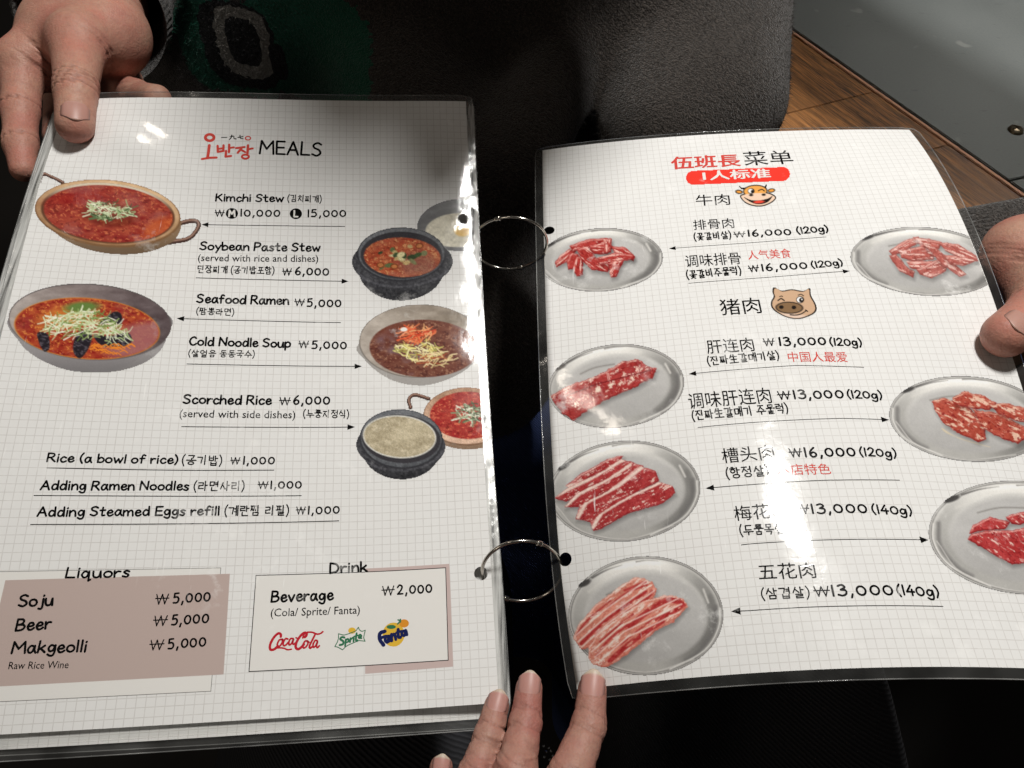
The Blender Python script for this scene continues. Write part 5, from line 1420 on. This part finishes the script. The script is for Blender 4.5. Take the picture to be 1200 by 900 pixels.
def mat_sheet_metal():
    t = NT('scuffed_grey_metal'); p = t.pos()
    n = t.noise(p, 14, 5, .6); f = t.noise(p, 500, 3, .7); s = t.noise(p, 34, 2)
    c = t.mix(n, (.078, .088, .088), (.118, .130, .130)); c = t.mix(t.math('MULTIPLY', f, .45), c, (.18, .188, .178))
    c = t.mix(t.math('MULTIPLY', t.ramp(s, .70, .76), .35), c, (.32, .33, .31))
    c = t.mix(t.math('MULTIPLY', t.ramp(t.noise(t.mapping(p, (60, 300, 100), (0, 0, .7)), 1, 2), .70, .75), .5), c, (.05, .05, .05))
    t.link(c, t.bsdf.inputs['Base Color']); t.bsdf.inputs['Metallic'].default_value = .25
    t.link(t.math('MULTIPLY_ADD', n, .2, .42), t.bsdf.inputs['Roughness'])
    t.link(t.bump(t.math('ADD', f, n), .25, .0006), t.bsdf.inputs['Normal'])
    return t.m
M_WOOD, M_METAL = mat_wood(), mat_sheet_metal()
TZ = .72
E0, E1 = np.array([.264, .514]), np.array([.407, .275])
ED = (E1 - E0) / np.linalg.norm(E1 - E0)          # along the metal edge, towards the viewer
EN = np.array([ED[1], -ED[0]])                      # into the wood rim (left)
if EN[0] > 0: EN = -EN
table = thing('table', 'low restaurant table with grey metal top and dark wooden rim', 'table', (0, 0, 0))
def slab_obj(name, quad, z0, z1, mat, parent, bev=.0005, uvdir=None):
    bm = bmesh.new()
    lo = [bm.verts.new((x, y, z0)) for x, y in quad]; hi = [bm.verts.new((x, y, z1)) for x, y in quad]
    n = len(quad)
    bm.faces.new(hi); bm.faces.new(lo[::-1])
    for i in range(n): bm.faces.new((lo[i], lo[(i + 1) % n], hi[(i + 1) % n], hi[i]))
    bmesh.ops.recalc_face_normals(bm, faces=bm.faces)
    if bev: bmesh.ops.bevel(bm, geom=[e for e in bm.edges], offset=bev, segments=2, affect='EDGES')
    uvl = bm.loops.layers.uv.new('mm')
    d = ED if uvdir is None else uvdir
    for f in bm.faces:
        for l in f.loops:
            x, y = l.vert.co.x, l.vert.co.y; l[uvl].uv = (x * d[0] + y * d[1], -x * d[1] + y * d[0] + l.vert.co.z)
    me = bpy.data.meshes.new(name); bm.to_mesh(me); bm.free(); me.materials.append(mat)
    return link(bpy.data.objects.new(name, me), parent)
def plan(s, w): p = E0 + ED * s + EN * w; return (p[0], p[1])
cuts = [-.42, .12, .205, .40]
skew = -.18
for s0, s1 in zip(cuts[:-1], cuts[1:]):
    W_ = .145
    slab_obj('plank', [plan(s0 + .0002, .0045), plan(s1 - .0002, .0045), plan(s1 - .0002 + W_ * skew, W_), plan(s0 + .0002 + W_ * skew, W_)], TZ - .035, TZ, M_WOOD, table)
M_COPPER = mat_plain('worn_copper_lip', (.50, .27, .17), .35, .35)
slab_obj('edge_lip', [plan(-.42, .0002), plan(.40, .0002), plan(.40, .0042), plan(-.42, .0042)], TZ - .02, TZ + .0012, M_COPPER, table, .0006)
s_seam, q = .262, -.55
slab_obj('top_sheet', [plan(-.42, -.0008), plan(s_seam - .0006, -.0008), plan(s_seam - .0006 + .75 * .28, -.75), plan(-.42, -.75)], TZ - .004, TZ + .0022, M_METAL, table, .0007)
slab_obj('top_sheet', [plan(s_seam + .0012, -.0008), plan(.40, -.0008), plan(.40 + .75 * .28, -.75), plan(s_seam + .0012 + .75 * .28, -.75)], TZ - .004, TZ + .0022, M_METAL, table, .0007)
slab_obj('table_frame', [plan(-.40, -.72), plan(.39, -.72), plan(.39, .12), plan(-.40, .12)], TZ - .10, TZ - .036, mat_plain('dark_frame', (.03, .02, .015), .6), table, .002)
for s_, w_ in ((-.37, .08), (.34, .08), (.36, -.68), (-.37, -.68)):
    a = plan(s_, w_); slab_obj('leg', [(a[0] - .025, a[1] - .025), (a[0] + .025, a[1] - .025), (a[0] + .025, a[1] + .025), (a[0] - .025, a[1] + .025)], 0, TZ - .101, bpy.data.materials['dark_frame'], table, .003)
# the screw: a domed head with a cross cut into it
sp = on_plane(1190, 153, TZ + .0022)
bm = bmesh.new()
rings = [(.0, .0030), (.3, .0030), (.62, .0026), (.86, .0017), (1.0, .0)]
N = 32; R0 = .0066; rows = []
for k, z in rings[1:]:
    rows.append([bm.verts.new((R0 * k * math.cos(2 * math.pi * i / N), R0 * k * math.sin(2 * math.pi * i / N), z - (.0016 if (k < .65 and min((i + 4) % 8, 8 - (i + 4) % 8) >= 4 - .5) else 0))) for i in range(N)])
c = bm.verts.new((0, 0, .0012))
for i in range(N): bm.faces.new((c, rows[0][i], rows[0][(i + 1) % N]))
for a, b in zip(rows[:-1], rows[1:]):
    for i in range(N): bm.faces.new((a[i], b[i], b[(i + 1) % N], a[(i + 1) % N]))
bmesh.ops.rotate(bm, verts=bm.verts, cent=(0, 0, 0), matrix=Matrix.Rotation(.35, 3, 'Z'))
bmesh.ops.translate(bm, verts=bm.verts, vec=sp + np.array((0, 0, .0002)))
me = bpy.data.meshes.new('screw_head'); bm.to_mesh(me); bm.free(); me.materials.append(mat_plain('tarnished_steel', (.16, .13, .09), .28, .9))
link(bpy.data.objects.new('screw_head', me), table)

# ------------------------------------------------------------------ the menu
left = build_sheet(LEFT, 'left', 'laminated meals page with soup bowls and drink prices, top sheet of the left stack', side_glare=True)
second = Sheet(SURF_LEFT, (), (1.6, 5.0), math.radians(-.12), .0022)
third = Sheet(SURF_LEFT, (), (-3.6, 3.6), math.radians(.25), .0036)
build_sheet(second, 'left', 'blank looking sheet peeping out below and right of the meals page', (4.2, 3.4, 3.4, 4.2), side_glare=True)
build_sheet(third, 'left', 'lowest left sheet, its rim showing along the left edge of the meals page', side_glare=True)
print_page(LEFT, left, PRINT_LEFT)
for fn in (kimchi_pot, seafood_bowl, egg_dish, soybean_pot, noodle_bowl, kimchi_small, rice_pot):
    fn().build(LEFT, left, holes=HOLES['left'], lift={'soybean_pot': .00002, 'rice_pot': .00002}.get(fn.__name__, 0))
marks_left(LEFT, left)
right = build_sheet(RIGHT_PAGE, 'right', 'laminated raw meat menu page with steel plates, cow and pig faces', (4.4, 2.6, 4.6, 4.2))
print_page(RIGHT_PAGE, right, PRINT_RIGHT)
for fn in (p1, p2, p3, p4, p5, p6, p7): fn().build(RIGHT_PAGE, right, holes=HOLES['right'])
cow_face().build(RIGHT_PAGE, right, 'cow_face'); pig_face().build(RIGHT_PAGE, right, 'pig_face'); pill().build(RIGHT_PAGE, right, 'banner')

# ------------------------------------------------------------------ binder rings
M_CHROME = mat_plain('nickel_wire', (.55, .52, .47), .18, 1.0)
def ring(cx, cy, d, R_px, ratio, tilt, label, gap_ang, yaw=0.0):
    c = at(cx, cy, d); R = R_px * d / FOCAL
    ph = math.acos(ratio)
    ex = (RIGHT * math.cos(tilt) - UP * math.sin(tilt)) * math.cos(yaw) - FWD * math.sin(yaw)
    ey0 = RIGHT * math.sin(tilt) + UP * math.cos(tilt)
    ey = ey0 * math.cos(ph) - FWD * math.sin(ph)
    root = thing('binder_ring', label, 'ring', group='metal binder rings')
    def arc(a0, a1, r, n, name, rad):
        pts = [c + (ex * math.cos(a) + ey * math.sin(a)) * r for a in np.linspace(a0, a1, n)]
        V, F = tube(pts, [rad] * n, 10, close=True); return mesh_obj(name, V, F, M_CHROME, root)
    arc(gap_ang + .04, gap_ang + math.pi - .03, R, 48, 'half_ring', .00078)
    arc(gap_ang + math.pi + .03, gap_ang + 2 * math.pi - .04, R, 48, 'half_ring', .00078)
    for a, L in ((gap_ang, .07), (gap_ang + math.pi, .06)):
        arc(a - L, a + L, R, 7, 'hinge', .00135)
ring(597, 286, .412, 44.5, .53, .03, 'upper metal ring beside the egg dish picture, through the top holes', -1.25, .22)
ring(612, 670, .336, 47.5, .86, .05, 'lower metal ring between the drink box and the pork belly plate', -1.95, -.16)

# ------------------------------------------------------------------ the sitter holding the menu
vA, qA, (tA, iA), kA = hand_A()
vB, qB, (tB, iB), kB = hand_B()
SH_R, SH_L = np.array([-.26, .50, 1.06]), np.array([.24, .50, 1.06])
wrA, wrB = at(112, 2, .485), at(1240, 300, .436)
elA, elB = at(160, -190, .70), np.array([.50, .15, 1.0])
HEAD = np.array([.042, .256, 1.18])
f = Field((-.4, 0, .6), (.62, .75, 1.45), .005)
f.cap(wrA, elA, .025, .036, .01); f.cap(elA, SH_R, .038, .05, .02)
f.cap(wrB, elB, .025, .036, .01); f.cap(elB, SH_L, .038, .05, .02)
f.cap(SH_R, SH_L, .055, .055, .03); f.cap((0, .50, 1.05), (0, .46, .66), .11, .11, .04)
f.cap((.0, .46, 1.08), HEAD + (0, .04, -.06), .05, .048, .02)
f.ell(HEAD, (.072, .092, .108), .01); f.ell(HEAD + (0, -.05, -.065), (.048, .05, .055), .02); f.ell(HEAD + (0, -.098, -.03), (.013, .018, .022), .008)
for sx in (-1, 1):
    f.ell(HEAD + (sx * .076, .01, -.02), (.010, .02, .03), .006); f.ell(HEAD + (sx * .03, -.082, .0), (.015, .012, .010), .006)
f.ell(HEAD + (0, -.090, -.072), (.025, .010, .009), .005)
v0, q0 = f.mesh(); q0 = orient(v0, q0)
sitter = thing('person', 'person in dark wool sweater holding the open menu with both hands', 'person')
vs, qs, b = [], [], 0
for v, q in ((vA, qA), (vB, qB), (v0, q0)):
    vs.append(v); qs.append(q + b); b += len(v)
mesh_obj('body', np.concatenate(vs), np.concatenate(qs), M_SKIN_A, sitter, colors=np.repeat(np.concatenate([kA, kB, np.zeros(len(v0))])[:, None], 3, 1))
nail_on(sitter, iA[0], tA[0], .0093, .90, 0.0, .0128, .0125, .07, (.42, .22, .18), (.44, .27, .22), 1.0)
nail_on(sitter, iB[0], tB[0], .0104, .92, 0.0, .0140, .0135, .06, (.42, .23, .185), (.44, .28, .22), .985)

f = Field(HEAD - (.16, .16, .26), HEAD + .16, .004)
f.ell(HEAD + (0, .012, .02), (.084, .100, .106), .01); f.ell(HEAD + (0, .05, -.05), (.08, .06, .08), .02)
f.D = np.maximum(f.D, -1.0)
sl, (X, Y, Z) = f.sub(HEAD - .16, HEAD + .16)
f.D[sl] = np.maximum(f.D[sl], -(np.sqrt(((X - HEAD[0]) / .062) ** 2 + ((Y - HEAD[1] + .09) / .075) ** 2 + ((Z - HEAD[2] + .03) / .085) ** 2) - 1) * .06)
for dx, dy, ln, r0 in ((-.068, -.010, .20, .030), (-.050, -.035, .17, .020), (.060, -.005, .19, .030), (.066, .03, .21, .030), (-.07, .03, .22, .03), (.035, -.045, .16, .015)):
    f.cap(HEAD + (dx, dy, .01), HEAD + (dx * .62, dy - .012, -ln), r0, r0 * .55, .012)
v, q = f.mesh(); mesh_obj('hair', v, orient(v, q), mat_cloth('black_hair', (.012, .010, .009), 120), sitter)

# sweater
gx = at(330, 40, .60); rx = at(290, 34, .60)
def XZ(px, py, d=.60): p = at(px, py, d); return p[0], p[2]
PATCH = []
GREEN, BLACK, GREY = (.008, .085, .05), (.006, .005, .005), (.22, .20, .175)
def spot(px, py, rx, ry, col):
    x, z = XZ(px, py); sc = .60 / FOCAL
    PATCH.append((x, z, rx * sc, ry * sc * UP[2] * 1.35, col))
M_KNIT = None
f = Field((-.42, .0, .60), (.64, .72, 1.24), .005)
f.cap((-.02, .47, 1.0), (-.02, .43, .66), .165, .175, .04, ((0, 1, 0), .72))
f.cap((-.10, .45, .98), (-.12, .40, .64), .12, .13, .04, ((0, 1, 0), .8)); f.cap((.08, .45, 1.0), (.09, .42, .70), .12, .115, .05, ((0, 1, 0), .8))
f.cap(at(870, -60, .66), at(850, 120, .60), .042, .046, .03)      # bulge of the arm side
f.cap(at(690, -40, .62), at(610, 220, .56), .030, .026, .02)      # long fold down the front
f.cap(at(790, -80, .64), at(780, 150, .60), .05, .05, .03)
f.cap(at(480, 120, .62), at(560, 420, .58), .07, .06, .04)
f.cap((-.10, .33, .70), (.12, .33, .68), .06, .06, .04)
f.cap(SH_R, SH_L, .075, .075, .04); f.cap((-.20, .50, 1.0), (-.22, .42, .58), .12, .12, .05)
f.cap(SH_R, elA, .070, .058, .03); f.cap(elA, at(112, 0, .515), .056, .046, .02)
f.cap(SH_L, elB, .070, .056, .03); f.cap(elB, at(1262, 296, .452), .052, .036, .02)
sl, (X, Y, Z) = f.sub((-.42, .0, .60), (.64, .72, 1.24))
def hollow(a, b, r):
    a, b = np.array(a), np.array(b); ab = b - a; t = np.clip(((X - a[0]) * ab[0] + (Y - a[1]) * ab[1] + (Z - a[2]) * ab[2]) / (ab @ ab), -9, 1)
    d = np.sqrt((X - a[0] - t * ab[0]) ** 2 + (Y - a[1] - t * ab[1]) ** 2 + (Z - a[2] - t * ab[2]) ** 2) - r
    d = np.where(t < -1.2, 1, d)
    f.D[sl] = np.maximum(f.D[sl], -d)
hollow(at(112, 20, .47), at(118, -30, .54), .036)
hollow(at(1130, 314, .436), at(1290, 292, .45), .0335)
f.D[sl] += (.004 * (fbm(X * 14, Z * 14 + Y * 9, 5, 3) - .5)).astype(np.float32)
v, q = f.mesh(); v = relax(v, q, 2)
for a in ((250, 30, 42, 80, GREEN), (300, 60, 30, 60, GREEN), (370, 10, 78, 62, GREEN), (345, 60, 50, 45, GREEN), (285, 40, 45, 62, BLACK), (292, 32, 33, 50, GREY), (292, 30, 20, 34, BLACK), (330, 60, 10, 26, BLACK)): spot(*a)
M_KNIT = mat_knit('dark_wool_knit', (.052, .043, .037), PATCH)
qs_ = orient(v, q)
sweater = mesh_obj('sweater', v, qs_, M_KNIT, sitter)
def fuzz(v, q, n, length, width, mat, sel):
    a, b_, c_, d_ = (v[q[:, k]] for k in range(4))
    nr = np.cross(c_ - a, d_ - b_); ar = np.linalg.norm(nr, axis=1); nr /= np.maximum(ar, 1e-12)[:, None]
    ok = sel((a + c_) / 2); pr = np.where(ok, ar, 0); i = rng.choice(len(q), n, p=pr / pr.sum())
    s_, t_ = rng.random((2, n, 1)); p0 = (a[i] * (1 - s_) + b_[i] * s_) * (1 - t_) + (d_[i] * (1 - s_) + c_[i] * s_) * t_
    d = nr[i] * rng.uniform(.1, .9, (n, 1)) + rng.normal(0, .75, (n, 3)); d /= np.linalg.norm(d, axis=1, keepdims=True)
    sd = np.cross(d, rng.normal(0, 1, (n, 3))); sd /= np.linalg.norm(sd, axis=1, keepdims=True)
    L = length * rng.uniform(.4, 1.3, (n, 1))
    V = np.empty((n, 3, 3)); V[:, 0] = p0 - sd * width; V[:, 1] = p0 + sd * width; V[:, 2] = p0 + d * L
    o = mesh_obj('wool_fuzz', V.reshape(-1, 3), np.arange(n * 3).reshape(-1, 3), mat, sitter, smooth=False)
    return tag(o, kind='stuff')
fuzz(v, qs_, 110000, .0042, .00016, M_KNIT, lambda p: (p[:, 1] < .52) & (p[:, 2] < 1.02) & (p[:, 0] > -.32) & (p[:, 0] < .30))
# ribbed cuffs
M_RIB = mat_knit('ribbed_wool', (.052, .045, .040))
pts = [at(1112, 318, .437), at(1128, 316, .436), at(1190, 306, .438), at(1230, 300, .444), at(1280, 292, .452)]
V, F = tube(pts, [.0305, .0325, .033, .034, .038], 264, 66, .0008); mesh_obj('cuff', V, F, M_RIB, sitter)
V, F = tube(pts[:4], [.0305, .029, .0295, .030], 264, 66, .0005); mesh_obj('cuff', V, [q[::-1] for q in F], M_RIB, sitter)
pts = [at(108, 24, .468), at(110, 16, .476), at(112, -12, .505), at(116, -40, .54)]
V, F = tube(pts, [.0405, .0432, .044, .046], 264, 66, .0008); mesh_obj('cuff', V, F, M_RIB, sitter)
V, F = tube(pts[:3], [.0405, .0385, .039], 264, 66, .0005); mesh_obj('cuff', V, [q[::-1] for q in F], M_RIB, sitter)
# jeans
f = Field((-.34, -.16, .05), (.34, .62, .72), .006)
for sx in (-1, 1):
    f.cap((sx * .10, .48, .56), (sx * .10 + .0, -.02, .55), .095, .075, .02); f.cap((sx * .10, -.02, .55), (sx * .10, .02, .10), .07, .05, .01)
f.cap((-.09, .50, .58), (.09, .50, .58), .12, .12, .04); f.cap((0, .2, .54), (0, .02, .53), .06, .05, .03)
v, q = f.mesh(); v += .004 * (fbm(v[:, 0] * 12, v[:, 1] * 12, 3, 3) - .5)[:, None] * np.array((0, 0, 1)); mesh_obj('jeans', v, orient(v, q), mat_cloth('navy_denim', (.035, .052, .13), 260), sitter)
f = Field((-.30, .28, 0), (.30, .80, .46), .008)
st = thing('stool', 'dark round stool under the person in the wool sweater', 'stool')
V, F = tube([(0, .52, .0), (0, .52, .02), (0, .52, .40), (0, .52, .435)], [.15, .15, .16, .17], 40, close=True); mesh_obj('seat', V, F, bpy.data.materials['dark_frame'], st)

# ------------------------------------------------------------------ the second reader, at the lower edge
vC, qC, FC, kC = hand_C()
reader = thing('person', 'second person, left hand steadying the lower edges of both pages', 'person')
f = Field(np.minimum(at(570, 1300, .305), at(540, 2300, .34)) - .05, np.maximum(at(570, 1300, .305), at(540, 2300, .34)) + .05, .003)
f.cap(at(570, 1330, .305), at(560, 2300, .34), .0225, .036, .005)
v1, q1 = f.mesh(); q1 = orient(v1, q1)
mesh_obj('body', np.concatenate([vC, v1]), np.concatenate([qC, q1 + len(vC)]), M_SKIN_C, reader, colors=np.repeat(np.concatenate([kC, np.zeros(len(v1))])[:, None], 3, 1))
for key, t_, w, L, tip in (('index', 1.02, .0096, .0125, .2), ('middle', 1.02, .0088, .0105, .12), ('ring', 1.02, .0083, .0098, .16), ('pinky', 1.02, .0068, .0085, .2)):
    ch = FC[key]
    nail_on(reader, ch[1][0], ch[0][0], ch[0][1], t_, 0.0, w, L, tip, (.46, .235, .20), (.52, .43, .34), 1.03)
f = Field((-.30, -.62, .3), (.34, .10, .80), .006)
for sx in (-1, 1):
    f.cap((sx * .11 + .02, -.55, .60), (sx * .115 + .03, -.03, .63), .105, .085, .03); f.cap((sx * .115 + .03, -.03, .63), (sx * .12 + .03, -.0, .25), .078, .06, .01)
v, q = f.mesh(); v += (.012 * (fbm(v[:, 0] * 16 + v[:, 1] * 9, v[:, 1] * 10, 8, 3) - .5))[:, None] * np.array((0, 0, 1)); mesh_obj('trousers', v, orient(v, q), mat_cloth('black_ribbed_cloth', (.026, .026, .029), 210), reader)

# small sparkling sequins on the dark cloth between the fingers
M_SEQ = mat_plain('sequin_silver', (.55, .55, .56), .15, 1.0)
for k, (x, y) in enumerate(((637, 874), (643, 876), (640, 881), (646, 880), (638, 887), (648, 886), (644, 890), (651, 889))):
    p = at(x, y, .372)
    V = [p + np.array((math.cos(a) * .0006, math.sin(a) * .0006, .0003 * math.sin(a * 2 + k))) for a in np.linspace(0, 2 * math.pi, 9)[:-1]] + [p + (0, 0, .0004), p - (0, 0, .0004)]
    mesh_obj('sequin', V, [(i, (i + 1) % 8, 8) for i in range(8)] + [((i + 1) % 8, i, 9) for i in range(8)], M_SEQ, reader, smooth=False)
